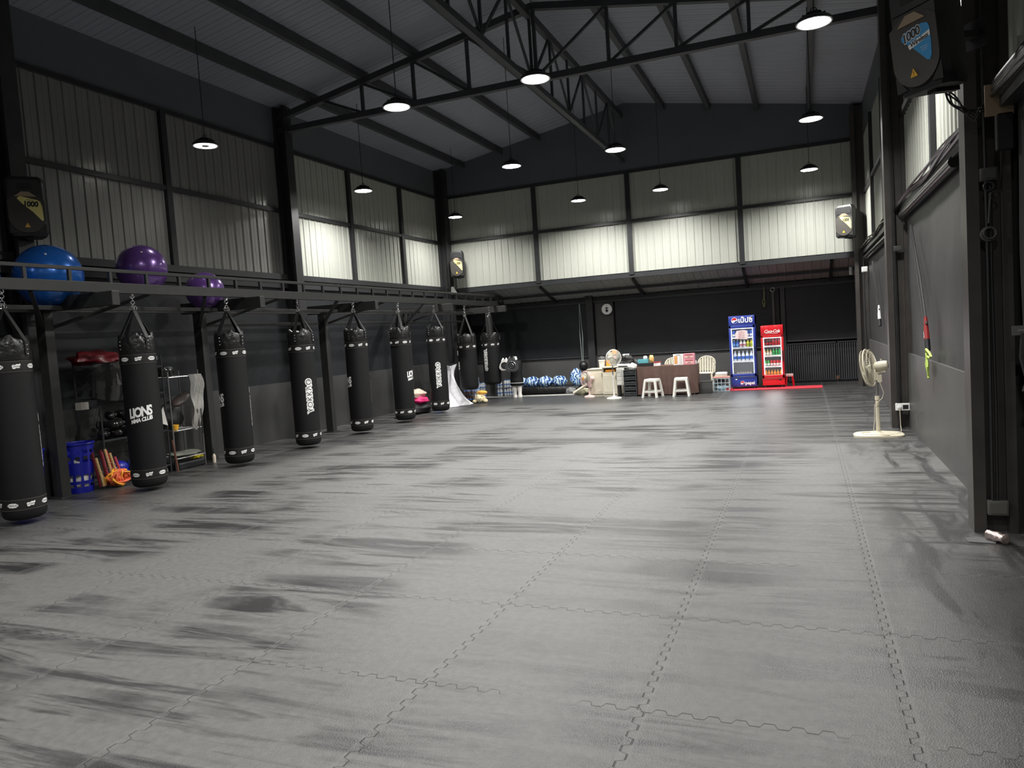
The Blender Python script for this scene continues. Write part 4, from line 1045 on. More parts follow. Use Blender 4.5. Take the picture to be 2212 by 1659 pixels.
t = thing('folder', 'orange folder lying in the open bay of the cream cabinet', 'folder', (-4.27, 17.0, 0.577)); mb = MB(); mb.rbox((-0.11,-0.1,0),(0.11,0.12,0.055),0.004); mb.build('cover', M_ORANGE, t)
# small white drawer unit on dark legs
t = thing('drawer_unit', 'small white drawer unit on thin dark legs behind the white fan', 'drawer unit', (-3.99, 16.95, 0)); mb = MB(); mb.rbox((-0.10,-0.15,0.26),(0.08,0.15,0.66),0.006); mb.build('carcass', M_WPLAST, t)
for k in range(4):
    mb = MB(); mb.rbox((-0.09,-0.162,0.275+k*0.095),(0.07,-0.15,0.36+k*0.095),0.004); d = mb.build('drawer', M_WPLAST, t); mb = MB(); mb.ell((0.03,-0.168,0.317+k*0.095),(0.012,0.006,0.008),8,6); mb.build('knob', M_DGREY, d)
for sx in (-0.085, 0.065):
    for sy in (-0.13, 0.13): mb = MB(); mb.bar((sx, sy, 0), (sx, sy, 0.265), 0.02, 0.02); mb.build('leg', M_STEEL, t)
t = thing('printer', 'flat white printer on top of the small white drawer unit', 'printer', (-3.93, 16.92, 0.662)); mb = MB(); mb.rbox((-0.15,-0.12,0),(0.14,0.13,0.085),0.012); mb.build('casing', M_WPLAST, t, True); mb = MB(); mb.box((-0.11,-0.123,0.02),(0.10,-0.118,0.05)); mb.build('paper_slot', M_BIN, t)
# dark drawer tower
t = thing('drawer_tower', 'dark grey plastic tower of five drawers left of the brown table', 'drawer unit', (-3.76, 16.85, 0)); mb = MB()
for a, b_ in (((-0.145,-0.17,0),(-0.13,0.17,0.61)),((0.13,-0.17,0),(0.145,0.17,0.61)),((-0.145,0.155,0),(0.145,0.17,0.61)),((-0.145,-0.17,0.6),(0.145,0.17,0.615)),((-0.145,-0.17,0),(0.145,0.17,0.012))): mb.box(a, b_)
mb.build('frame', M_DGREY, t)
for k in range(5): mb = MB(); mb.rbox((-0.127,-0.165,0.02+k*0.117),(0.127,0.15,0.105+k*0.117),0.008); mb.rbox((-0.12,-0.185,0.085+k*0.117),(0.12,-0.160,0.107+k*0.117),0.005); mb.build('drawer', mat('smoke_drawer', (0.04,0.045,0.048), 0.3), t)
def lump(label, name, cat, loc, r, m, group=None, seed=0, rz=0, part='body', amp=0.16, n=24):
    t = thing(name, label, cat, loc, rz, group); rr = random.Random(seed); ph = [rr.uniform(0, 6.28) for _ in range(6)]
    def fn(p):
        k = 1 + amp*(math.sin(3*p.x*2+ph[0]+2*p.y)*0.5 + math.sin(5*p.y+ph[1]+2*p.z)*0.4 + math.sin(7*p.z+ph[2]+3*p.x)*0.35)
        q = p*k; 
        if q.z < -0.72: q.z = -0.72
        return q
    mb = MB(); mb.ell((0,0,r[2]*0.72), r, n, 16, fn=fn); mb.build(part, m, t, True); return t
o = lump('crumpled white plastic bag on top of the dark drawer tower', 'plastic_bag', 'bag', (-3.72, 16.86, 0.616), (0.10,0.10,0.085), M_TOWEL, seed=3, part='bag_film')
# table and cloth
t = thing('folding_table', 'long table hidden under a brown cloth, two white stools before it', 'table', (-2.94, 17.02, 0)); mb = MB(); mb.rbox((-0.655,-0.28,0.635),(0.655,0.28,0.66),0.004); mb.build('tabletop', M_DGREY, t)
for sx in (-0.6, 0.6):
    for sy in (-0.23, 0.23): mb = MB(); mb.cyl((sx, sy, 0), (sx, sy, 0.637), 0.014, None, 10); mb.build('leg', M_ALU, t, True)
def cloth(label, cx, cy, w2, d2, zt, zb, m):
    t = thing('table_cloth', label, 'tablecloth', (cx, cy, 0)); mb = MB(); per = []; nx, ny = 40, 16
    for i in range(nx): per.append((-w2+2*w2*i/nx, -d2, 0, -1))
    for i in range(ny): per.append((w2, -d2+2*d2*i/ny, 1, 0))
    for i in range(nx): per.append((w2-2*w2*i/nx, d2, 0, 1))
    for i in range(ny): per.append((-w2, d2-2*d2*i/ny, -1, 0))
    n = len(per); vs = []; K = 8
    for j in range(K+1):
        z = zt - (zt-zb)*j/K
        for i, (x, y, a, b_) in enumerate(per):
            am = 0.004 + 0.014*(j/K); d = am*(1+math.sin(i*1.15+math.sin(i*0.3)*2)); 
            vs.append((x + a*(0.004+d), y + b_*(0.004+d), z + (0.008*math.sin(i*0.5) if j == K else 0)))
    fs = [list(range(n))] + [(j*n+i, j*n+(i+1)%n, (j+1)*n+(i+1)%n, (j+1)*n+i) for j in range(K) for i in range(n)]
    mb.add(vs, fs); mb.build('cloth_sheet', m, t, True); return t
cloth('brown cloth draped over the table down to the floor', -2.94, 17.02, 0.66, 0.285, 0.668, 0.03, M_BROWN)
def stool(label, x, y, rz):
    t = thing('plastic_stool', label, 'stool', (x, y, 0), rz, 'white stools before the brown table'); mb = MB(); mb.rbox((-0.135,-0.135,0.385),(0.135,0.135,0.41),0.01); mb.rbox((-0.14,-0.14,0.345),(0.14,0.14,0.392),0.008); mb.build('seat', M_WPLAST, t, True)
    for sx in (-1, 1):
        for sy in (-1, 1):
            mb = MB(); mb.bar((sx*0.165, sy*0.165, 0), (sx*0.118, sy*0.118, 0.37), 0.045, 0.045, (0,1,0)); mb.build('leg', M_WPLAST, t)
    for sx, sy in ((0,-1),(0,1),(1,0),(-1,0)):
        mb = MB(); k = 0.148
        if sy: mb.bar((-k, sy*k, 0.13), (k, sy*k, 0.13), 0.016, 0.04)
        else: mb.bar((sx*k, -k, 0.13), (sx*k, k, 0.13), 0.016, 0.04)
        mb.build('crossbar', M_WPLAST, t)
    return t
stool('white plastic stool in front of the left half of the brown table', -3.20, 16.42, R(-14)); stool('white plastic stool in front of the right half of the brown table', -2.57, 16.46, R(4))
def chair(label, x, y, rz):
    t = thing('garden_chair', label, 'chair', (x, y, 0), rz, 'cream plastic chairs behind the brown table'); m_ = M_CABW
    mb = MB(); mb.rbox((-0.2,-0.2,0.40),(0.2,0.2,0.43),0.012); mb.build('seat', m_, t, True)
    mb = MB(); pts = []
    for i in range(21):
        a = PI*i/20; pts.append((0.2*math.cos(a), 0.62+0.17*math.sin(a)**0.8))
    out = [Vector((x_, 0.2+(z_-0.43)*0.16, z_)) for x_, z_ in [(0.19,0.42)]+pts+[(-0.19,0.42)]]
    mb.tube(out, 0.014, 8)
    for z in [0.47+0.035*k for k in range(9)]:
        hw = 0.19 if z < 0.64 else 0.2*math.sqrt(max(0, 1-((z-0.62)/0.17)**2))
        if hw > 0.03: mb.bar((-hw, 0.2+(z-0.43)*0.16, z), (hw, 0.2+(z-0.43)*0.16, z), 0.008, 0.017)
    for x_ in [-0.15+0.06*k for k in range(6)]: mb.bar((x_, 0.2, 0.43), (x_, 0.2+0.05, 0.62+0.16*math.sqrt(max(0, 1-(x_/0.2)**2))), 0.02, 0.008, (0,1,0))
    mb.build('backrest', m_, t, True)
    for sx in (-1, 1):
        mb = MB(); mb.tube([(sx*0.2,0.2,0.62),(sx*0.235,0.1,0.62),(sx*0.24,-0.15,0.61),(sx*0.22,-0.19,0.40)], 0.014, 8); mb.build('armrest', m_, t, True)
        for sy in (-1, 1): mb = MB(); mb.bar((sx*0.23, sy*0.23, 0), (sx*0.19, sy*0.18, 0.41), 0.03, 0.035); mb.build('leg', m_, t)
    return t
chair('cream plastic chair mostly hidden behind the middle of the table', -2.93, 17.62, R(4)); chair('cream plastic chair right of the table, slatted back in full view', -2.20, 17.63, R(-6))
# things on the table
def bxt(name, label, cat, loc, d, m, rz=0, part='box_body', r=0.004, group=None):
    t = thing(name, label, cat, loc, rz, group); mb = MB(); mb.rbox((-d[0]/2,-d[1]/2,0),(d[0]/2,d[1]/2,d[2]),min(r, min(d)/3)); mb.build(part, m, t); return t
TZ = 0.670
bxt('tray_box', 'flat black box at the left end of the brown table', 'box', (-3.42, 16.90, TZ), (0.33,0.22,0.075), M_INK)
bxt('tissue_box', 'teal tissue box on top of the flat black box', 'tissue box', (-3.47, 16.88, TZ+0.077), (0.23,0.13,0.085), M_TEAL)
lump('white tissue sticking out above the teal box', 'tissue', 'tissue', (-3.42, 16.88, TZ+0.164), (0.05,0.04,0.045), M_TOWEL, seed=5, part='paper')
lump('orange and white snack packet heaped behind the teal box', 'snack_packet', 'packet', (-3.30, 17.0, TZ+0.077), (0.06,0.05,0.10), mat('orange_packet', (0.72,0.45,0.16), 0.4), seed=6, part='foil')
bxt('paper_stack', 'stack of white papers right of the teal box', 'papers', (-3.16, 16.92, TZ), (0.15,0.2,0.07), M_WHITE, 0.1, 'paper')
bxt('notebook', 'dark notebook lying on the stack of white papers', 'notebook', (-3.16, 16.92, TZ+0.072), (0.17,0.21,0.018), M_REDST, 0.2, 'cover')
t = bxt('menu_board', 'white and orange printed board standing on the brown table', 'sign', (-2.665, 16.84, TZ), (0.225,0.05,0.245), M_WHITE, 0.04, 'board')
F = face_tf((0,-0.0265,0), (1,0,0), (0,0,1)); mb = MB(); 
for k in range(5): mb.cbox((-0.055,0.045+0.036*k,0),(0.075,0.026,0.001),0,F)
mb.m(1)
for k in range(6): mb.cbox((0.055,0.035+0.032*k,0),(0.06,0.004,0.001),0,F)
mb.cbox((0,0.225,0),(0.1,0.01,0.001),0,F); mb.build('print', [M_ORANGE, M_BIN], t)
for k, (dz, lb) in enumerate(((0, 'lower pink snack box at the right end of the table'), (0.125, 'upper pink snack box stacked at the right end of the table'))):
    t = bxt('snack_box', lb, 'box', (-2.42, 16.84, TZ+dz+0.001*k), (0.235,0.13,0.122), mat('pink_carton', (0.72,0.30,0.36), 0.5), -0.03)
    mb = MB(); F = face_tf((0,-0.0665,0), (1,0,0), (0,0,1)); mb.cbox((0,0.095,0),(0.17,0.014,0.001),0,F); mb.m(1); mb.cbox((0,0.05,0),(0.18,0.034,0.001),0,F); mb.m(2)
    v, f = text_mesh('snack'[:5] if False else 'oooo', 0.03, 0.001, 0, 1); mb.add(v, f, F @ Matrix.Translation((0,0.05,0.0012))); mb.build('print', [M_REDST, mat('peach', (0.8,0.55,0.45), 0.5), M_REDCL], t)
bxt('phone', 'small dark phone on a white stand at the right end of the table', 'phone', (-2.30, 16.98, TZ), (0.03,0.05,0.07), M_WHITE, 0, 'casing')
# on the cabinets
t = thing('bucket', 'white lidded bucket on the low cream cabinet', 'bucket', (-4.53, 17.2, 0.66)); mb = MB(); mb.lathe([(0.065,0),(0.078,0.17),(0.082,0.172)], 24); mb.build('bucket_body', M_WPLAST, t, True); mb = MB(); mb.lathe([(0.087,0.172),(0.087,0.19),(0.08,0.195)], 24); mb.build('lid', M_WPLAST, t, True)
lump('small black bag with white print lying on the bucket', 'pouch', 'bag', (-4.53, 17.2, 0.856), (0.08,0.05,0.05), mat('black_white_patch', (0.10,0.10,0.10), 0.5, noise=(25,1.0)), seed=9)
bxt('carton', 'small orange carton beside the white bucket', 'box', (-4.36, 17.15, 0.70), (0.10,0.10,0.15), M_ORANGE, 0.2)
bxt('carton', 'orange carton on a dark case behind the head of the white fan', 'box', (-4.24, 17.32, 0.96), (0.12,0.08,0.11), mat('orange_kraft', (0.70,0.33,0.09), 0.6), 0.2)
bxt('equipment_case', 'dark case standing behind the white fan', 'case', (-4.24, 17.32, 0.70), (0.16,0.14,0.258), M_INK)
lump('heap of black camera bags on the white printer', 'shoulder_bag', 'bag', (-3.87, 17.0, 0.749), (0.15,0.10,0.13), M_LEATHER, seed=11)
lump('dark grey bag behind the white crumpled plastic bag', 'shoulder_bag', 'bag', (-3.68, 17.12, 0.616), (0.10,0.08,0.13), M_DGREY, seed=12)
bxt('paper_box', 'white flat box on top of the heap of black bags', 'box', (-3.89, 17.0, 0.938), (0.15,0.1,0.035), M_WHITE, 0.1)
t = thing('waste_bin', 'grey waste bin on the floor right of the brown table', 'bin', (-2.10, 16.98, 0)); mb = MB(); mb.rbox((-0.11,-0.09,0),(0.13,0.09,0.27),0.02); mb.box((-0.12,-0.1,0.255),(0.14,0.1,0.275)); mb.build('bin_body', M_BIN, t, True)
# crate with items
t = thing('wire_crate', 'pale wire crate on the floor left of the blue fridge', 'crate', (-1.80, 17.4, 0)); mb = MB()
for sx in (-0.17, 0.17):
    for sy in (-0.12, 0.12): mb.bar((sx, sy, 0), (sx, sy, 0.30), 0.016, 0.016)
for z in (0.012, 0.10, 0.19, 0.29):
    for sy in (-0.12, 0.12): mb.bar((-0.17, sy, z), (0.17, sy, z), 0.01, 0.012)
    for sx in (-0.17, 0.17): mb.bar((sx, -0.12, z), (sx, 0.12, z), 0.01, 0.012)
for x_ in (-0.085, 0, 0.085): mb.bar((x_, -0.12, 0), (x_, -0.12, 0.30), 0.008, 0.01); mb.bar((x_, -0.12, 0.01), (x_, 0.12, 0.01), 0.01, 0.01)
mb.build('wire_frame', mat('pale_blue_plastic', (0.45,0.55,0.60), 0.4), t)
lump('pale blue plastic bag at the bottom of the wire crate', 'plastic_bag', 'bag', (-1.79, 17.4, 0.022), (0.13,0.09,0.07), mat('pale_blue_film', (0.45,0.65,0.72), 0.4), seed=15)
lump('dark cloth inside the wire crate', 'cloth_bundle', 'cloth', (-1.83, 17.42, 0.13), (0.11,0.08,0.09), M_DGREY, seed=16)
bxt('snack_tray', 'pink tray laid across the top of the wire crate', 'tray', (-1.80, 17.4, 0.302), (0.36,0.25,0.03), mat('salmon', (0.65,0.32,0.28), 0.5), 0.05)
bxt('carton', 'low brown carton on the pink tray over the crate', 'box', (-1.81, 17.4, 0.334), (0.26,0.2,0.04), M_BEIGE, 0)
bxt('carton', 'flat white carton topmost on the stack over the crate', 'box', (-1.80, 17.4, 0.376), (0.24,0.19,0.055), M_WHITE, -0.08, r=0.02)

# ---------------------------------------------------------------- annex floor: rolled mattress, printed sacks
t = thing('gym_mattress', 'long black mattress on the floor under the blue printed sacks', 'mattress', (-6.35, 18.35, 0)); mb = MB(); mb.rbox((-0.98,-0.3,0),(0.98,0.3,0.20),0.07); mb.build('cover', M_LEATHER, t, True)
for k, x in enumerate((-7.08, -6.72, -6.36, -5.98)):
    lump(['blue printed sack at the left end of the row on the black mattress', 'blue printed sack second from the left on the black mattress', 'blue printed sack third from the left on the black mattress', 'blue printed sack at the right end of the row on the black mattress'][k],
         'printed_sack', 'sack', (x, 18.3, 0.202), (0.20,0.17,0.15), M_STRIPE, 'blue printed sacks on the mattress', 30+k, 0.1*k, 'sack_body', 0.10, 30)
lump('blue and black printed sack standing upright beside the hanging speed ball', 'printed_sack', 'sack', (-5.52, 18.3, 0.202), (0.16,0.15,0.24), M_STRIPE, 'blue printed sacks on the mattress', 36, 0.5, 'sack_body', 0.10, 30)
lump('small black and white patterned bag on the floor before the mattress', 'drawstring_bag', 'bag', (-5.55, 17.85, 0), (0.14,0.10,0.10), mat('checked_bag', (0.16,0.16,0.16), 0.6, noise=(22,1.0)), seed=40)
lump('beige patterned cushion on the floor behind the pink fan', 'cushion', 'cushion', (-5.18, 17.7, 0), (0.17,0.12,0.10), mat('sand_print', (0.5,0.48,0.33), 0.8, noise=(18,0.6)), seed=41)
t = thing('rolled_mat', 'cream rolled sleeve leaning over the beige cushion', 'roll', (-5.12, 17.55, 0)); mb = MB(); mb.cyl((-0.26,-0.02,0.05),(0.10,0.0,0.26), 0.035, None, 14); mb.build('sleeve', M_CABW, t, True)
# speed ball on cords
t = thing('speed_ball', 'black double ended ball hanging on two pale cords left of the cabinets', 'punching ball', (-5.38, 18.55, 0.56)); mb = MB(); mb.ell((0,0,0.11), (0.115,0.115,0.125), 20, 14); mb.build('ball', M_LEATHER, t, True)
mb = MB(); mb.tube([(0.0,0,0.22),(0.02,0,0.9),(-0.02,0.02,1.72)], 0.006, 6); mb.tube([(-0.03,0,0.20),(-0.05,0,1.0),(-0.03,0.02,1.72)], 0.006, 6); mb.build('cords', mat('pale_cord', (0.35,0.42,0.40), 0.6), t, True)
# round sign
t = thing('round_sign', 'round white sign with a black tree like figure on the far dark wall', 'sign', (-4.74, YA-0.16, 1.96)); F = face_tf((0,0,0.135), (1,0,0), (0,0,1))
mb = MB(); mb.prism([(0.137*math.cos(2*PI*i/36), 0.137*math.sin(2*PI*i/36)) for i in range(36)], 0.03, F @ Matrix.Translation((0,0,-0.03))); mb.build('disc', M_WHITE, t)
mb = MB(); F2 = F @ Matrix.Translation((0,0,0.0005))
mb.prism([(-0.055,0.012),(-0.045,0.03),(-0.02,0.042),(-0.012,0.055),(0.012,0.055),(0.02,0.042),(0.045,0.03),(0.055,0.012),(0.03,0.02),(0.012,0.016),(0.012,-0.01),(0.035,0.0),(0.03,-0.02),(0.045,-0.035),(0.028,-0.05),(0.032,-0.072),(-0.032,-0.072),(-0.028,-0.05),(-0.045,-0.035),(-0.03,-0.02),(-0.035,0.0),(-0.012,-0.01),(-0.012,0.016),(-0.03,0.02)][::-1], 0.002, F2)
mb.cbox((0,0.095,0.001),(0.02,0.02,0.002),0,F2); mb.build('emblem', M_INK, t)
mb = MB(); mb.cyl((-0.165,0.01,0.10),(-0.13,0.01,0.10), 0.03, None, 12); mb.box((-0.14,0.035,0.09),(0.1,0.15,0.18)); mb.build('bracket', M_BIN, t, True)
t = thing('conduit_pipe', 'thin conduit running down the dark wall below the round sign', 'pipe', (-4.62, YA-0.05, 1.0)); mb = MB(); mb.cyl((0,0,0),(0,0,1.3),0.008,None,8); mb.build('pipe_run', M_BIN, t, True)
# hanging strap and ring over the fridges
t = thing('hanging_strap', 'olive strap tied in a knot, hanging above the blue fridge', 'strap', (-0.88, YA-0.12, 1.86)); mb = MB(); mb.tube([(0,0,0.5),(0.01,0,0.35),(0,0,0.22)], [0.008,0.018,0.02], 7); mb.tube([(0,0,0.22),(0.02,0,0.12),(-0.01,0,0.0)], [0.02,0.010,0.03], 7); mb.tube([(0,0,0.22),(-0.035,0,0.13),(-0.03,0,0.06)], [0.014,0.012,0.016], 7); mb.build('webbing', M_OLIVE, t, True)
t = thing('hook_post', 'thin grey post topped by a ring behind the red fridge', 'post', (-0.68, YA-0.12, 0)); mb = MB(); mb.bar((0,0,0),(0,0,2.2), 0.05, 0.04, (0,1,0)); mb.build('pole', M_COLUMN, t); mb = MB(); mb.torus((0,-0.03,2.26), 0.045, 0.010, 20, 8, axis='Y'); mb.build('ring', M_ALU, t, True)
# gate
t = thing('metal_gate', 'low black metal gate of upright slats right of the red fridge', 'gate', (0.38, YA-0.05, 0)); mb = MB()
for z in (0.06, 0.93): mb.bar((-0.80,0,z), (0.86,0,z), 0.035, 0.035)
for x in (-0.80, 0.30, 0.86): mb.bar((x,0,0.0), (x,0,0.95), 0.035, 0.035, (0,1,0))
mb.build('frame', M_STEEL, t); mb = MB(); x = -0.76
while x < 0.84: mb.bar((x,0.0,0.06), (x,0.0,0.92), 0.024, 0.014, (0,1,0)); x += 0.048
mb.build('slats', M_TRUSS, t); mb = MB(); mb.rbox((0.27,-0.04,0.05),(0.34,-0.02,0.14),0.01); mb.build('latch', mat('rust', (0.10,0.045,0.03), 0.8), t)

# ---------------------------------------------------------------- target pads on a stand, water packs, soft toy, tarp
t = thing('mannequin_stand', 'white legged body stand wearing a black skirt guard, right of the last punching bag', 'mannequin', (-6.86, 17.50, 0)); mb = MB()
mb.lathe([(0.06,0),(0.062,0.02),(0.045,0.10),(0.06,0.22),(0.075,0.36)], 16, Matrix.Translation((-0.065,0,0))); mb.lathe([(0.06,0),(0.062,0.02),(0.045,0.10),(0.06,0.22),(0.075,0.36)], 16, Matrix.Translation((0.065,0,0))); mb.build('legs', M_TOWEL, t, True)
mb = MB(); mb.lathe([(0.165,0.30),(0.18,0.32),(0.17,0.46),(0.15,0.62),(0.18,0.84),(0.15,0.92),(0.05,0.96)], 24, Matrix.Scale(0.72, 4, (0,1,0))); mb.build('torso_cover', M_BAGFAB, t, True)
mb = MB(); mb.torus((0,0,0.37), 0.178, 0.006, 28, 6, Matrix.Scale(0.74, 4, (0,1,0))); mb.build('hem_stripe', M_WHITE, t, True)
mb = MB(); mb.lathe([(0.05,0.95),(0.045,1.0),(0.03,1.04)], 16); mb.build('neck_cap', M_WHITE, t, True)
def target(label, loc, rz, s_, shell, ring):
    t = thing('belly_pad', label, 'pad', loc, rz, 'round target pads on the mannequin stand'); n = 32
    F = face_tf((0,0,0.16*s_), (1,0,0), (0,0,1)); pts = []
    for i in range(n):
        a = 2*PI*i/n; k = 1 + 0.12*math.cos(3*a+PI/2); pts.append((0.155*s_*k*math.cos(a), 0.165*s_*k*math.sin(a)))
    mb = MB(); mb.prism(pts, 0.05, F); mb.build('pad_shell', shell, t)
    mb = MB(); mb.add([F @ Vector((0.1*s_*math.cos(2*PI*i/n), 0.1*s_*math.sin(2*PI*i/n), 0.052)) for i in range(n)], [list(range(n))]); mb.build('target_disc', M_INK, t)
    mb = MB()
    for r_ in (0.1, 0.05): mb.tube([F @ Vector((r_*s_*math.cos(2*PI*i/24), r_*s_*math.sin(2*PI*i/24), 0.054)) for i in range(24)], 0.006*s_, 6, True)
    mb.build('target_rings', ring, t, True)
    mb = MB(); mb.prism([(0.02*math.cos(k*PI/6), 0.02*math.sin(k*PI/6)) for k in range(12)], 0.056, F); mb.build('centre_dot', M_BIN, t)
    mb = MB()
    for sx in (-0.08, 0.08): mb.ribbon([(sx*s_,-0.02,0.30*s_),(sx*0.5*s_,0.02,0.38*s_)], (1,0,0), 0.035, 0.008)
    mb.build('shoulder_straps', shell, t)
    return t
target('white belly pad with a black round target, left of the black one', (-7.05, 17.24, 0.70), 0.1, 0.85, M_TOWEL, M_BIN)
target('black belly pad with a pale ring target on the mannequin stand', (-6.84, 17.20, 0.66), 0.1, 1.05, M_DGREY, M_ALU)
# shrink-wrapped packs of water bottles
M_FILM = glass_mat(); M_FILM.name = 'clear_film'; M_FILM.node_tree.nodes['Mix Shader'].inputs[0].default_value = 0.22
M_WATER = mat('pale_water_bottle', (0.80,0.86,0.92), 0.2, 0, 0.6)
def pack_proto(nx=4, ny=3, dark=False):
    t = bpy.data.objects.new('water_bottle_pack', None); C.objects.link(t); r, h = 0.033, 0.205; w_, d_ = nx*2*r, ny*2*r
    base = None
    for i in range(nx):
        for j in range(ny):
            if base is None:
                mb = MB(); mb.lathe([(r*0.85,0),(r,0.01),(r,h*0.6),(r*0.45,h*0.88),(r*0.42,h)], 12); mb.m(1); mb.lathe([(r*1.02,h*0.34),(r*1.02,h*0.50)], 12, cap=False); mb.lathe([(r*0.46,h*0.93),(r*0.46,h+0.004)], 10)
                base = mb.build('bottle', [M_WATER if not dark else cp('brown_drink', (0.10,0.05,0.04)), cp('label_blue', (0.10,0.24,0.62))], t, True); o = base
            else: o = base.copy(); C.objects.link(o); o.parent = t
            o.location = (-w_/2+r+2*r*i, -d_/2+r+2*r*j, 0)
    mb = MB(); mb.rbox((-w_/2-0.004,-d_/2-0.004,-0.0005),(w_/2+0.004,d_/2+0.004,h+0.006),0.02); mb.build('wrapping_film', M_FILM, t)
    return t
wp = pack_proto(); wd_ = pack_proto(dark=True); used = [0, 0]
def pack(x, y, z, rz, label, dark=False):
    k = 1 if dark else 0; o = (wd_ if dark else wp) if not used[k] else copy_tree(wd_ if dark else wp); used[k] = 1
    o.location = (x, y, z); o.rotation_euler = (0,0,rz); tag(o, label, 'bottle pack', 'shrink wrapped bottle packs behind the short punching bags')
H_ = 0.213
pack(-7.72, 16.45, 0.001, 0.25, 'lower pack of dark drink bottles beside the soft toy', True); pack(-7.72, 16.45, H_, 0.2, 'upper pack of dark drink bottles beside the soft toy', True)
for i, (x, y, n, w_) in enumerate(((-7.82, 16.95, 3, 'tall stack left of the thin post'), (-7.80, 17.32, 2, 'short stack left of the thin post'), (-7.62, 18.0, 2, 'stack right of the thin post'), (-7.33, 18.12, 2, 'stack nearest the mannequin stand'))):
    for k in range(n): pack(x, y, 0.001+k*H_, 0.2+0.03*k, '%s water bottle pack of the %s' % ({0:'bottom', 1:'top' if n == 2 else 'middle', 2:'top'}[k], w_))
# soft toy with orange cloth
t = thing('plush_toy', 'cream plush toy on the floor under the short punching bag, orange cloth on its back', 'soft toy', (-7.36, 16.28, 0), 0.3); mb = MB()
mb.ell((0,0,0.11), (0.14,0.12,0.10), 20, 12); mb.ell((0.0,-0.10,0.10), (0.085,0.07,0.075), 16, 10)
for sx in (-1, 1): mb.ell((sx*0.13,-0.06,0.045), (0.06,0.08,0.045), 12, 8); mb.ell((sx*0.11,0.09,0.045), (0.06,0.07,0.045), 12, 8); mb.ell((sx*0.055,-0.10,0.175), (0.025,0.02,0.025), 10, 8)
mb.build('plush_body', M_TOY, t, True); mb = MB()
for sx in (-1, 1): mb.ell((sx*0.03,-0.165,0.115), 0.009, 8, 6)
mb.ell((0,-0.172,0.09), (0.014,0.01,0.01), 8, 6); mb.build('face', M_INK, t, True)
lump('orange folded cloth lying on the back of the plush toy', 'folded_cloth', 'cloth', (-7.33, 16.33, 0.205), (0.13,0.10,0.055), mat('mustard_cloth', (0.80,0.42,0.07), 0.8), seed=44)
# white tarp draped between punching bags 7 and 8
t = thing('draped_tarp', 'white plastic sheet hanging to the floor between two punching bags', 'sheet', (-8.0, 15.2, 0)); mb = MB(); nu, nv = 22, 20; vs = []
for side in (0, 1):
    for j in range(nv+1):
        q = j/nv
        wtop, wbot = 0.60, 0.86; wd = wtop + (wbot-wtop)*max(0, (q-0.25)/0.75)**1.7
        for i in range(nu+1):
            u = i/nu; f_ = 0.028*math.sin(u*15+q*3)*(0.3+q) + 0.02*math.sin(u*7-q*9)
            out = q**2.2*(0.26+u*0.34)
            vs.append((out + f_ - side*0.004, u*wd + 0.60*(1-q)**1.2, 0.97*(1-q)*(1-0.04*math.sin(u*3)) + 0.008))
K = (nu+1)*(nv+1); fs = []
for side in (0, 1):
    for j in range(nv):
        for i in range(nu): a = side*K+j*(nu+1)+i; fs.append((a, a+1, a+nu+2, a+nu+1))
mb.add(vs, fs); mb.build('sheet_fabric', M_TARP, t, True); mb = MB(); mb.box((-0.08,0.58,0.95),(-0.045,1.22,0.99)); mb.box((-0.08,0.6,0),(-0.06,0.62,0.96)); mb.box((-0.08,1.18,0),(-0.06,1.2,0.96)); mb.build('support_frame', M_STEEL, t)
bxt('control_box', 'small white box on the dark post above the white sheet', 'switch box', (-8.36, 17.36, 1.15), (0.07,0.05,0.12), M_WHITE)
# pile by the wall beyond the sixth bag
lump('black sports bag at the bottom of the pile behind the sixth punching bag', 'sports_bag', 'bag', (-7.98, 14.36, 0), (0.24,0.30,0.14), M_BLACK, None, 50, 0.2)
lump('hot pink cloth heaped on the black sports bag', 'towel', 'towel', (-7.98, 14.38, 0.215), (0.20,0.27,0.09), M_PINK, None, 51, 0.3)
lump('cream sack topmost of the pile behind the sixth punching bag', 'cloth_sack', 'sack', (-8.05, 14.40, 0.345), (0.20,0.28,0.11), M_BEIGE, None, 52)
t = thing('detergent_jug', 'blue and white jug on the floor behind the seventh punching bag', 'jug', (-7.78, 14.83, 0)); mb = MB(); mb.rbox((-0.05,-0.09,0),(0.05,0.09,0.15),0.02); mb.build('jug_body', M_BOTBLUE, t, True); mb = MB(); mb.rbox((-0.05,-0.09,0.15),(0.05,0.09,0.30),0.02); mb.cyl((0,0,0.3),(0,0,0.36),0.025,None,12); mb.build('jug_top', M_WHITE, t, True)
t = thing('kettle_cable', 'coil of black cable on the floor by the sixth punching bag', 'cable', (-7.95, 13.45, 0)); mb = MB(); mb.torus((0,0,0.015), 0.12, 0.012, 28, 6); mb.torus((0.02,0.01,0.035), 0.10, 0.012, 28, 6); mb.build('cable_coil', M_BLACK, t, True)

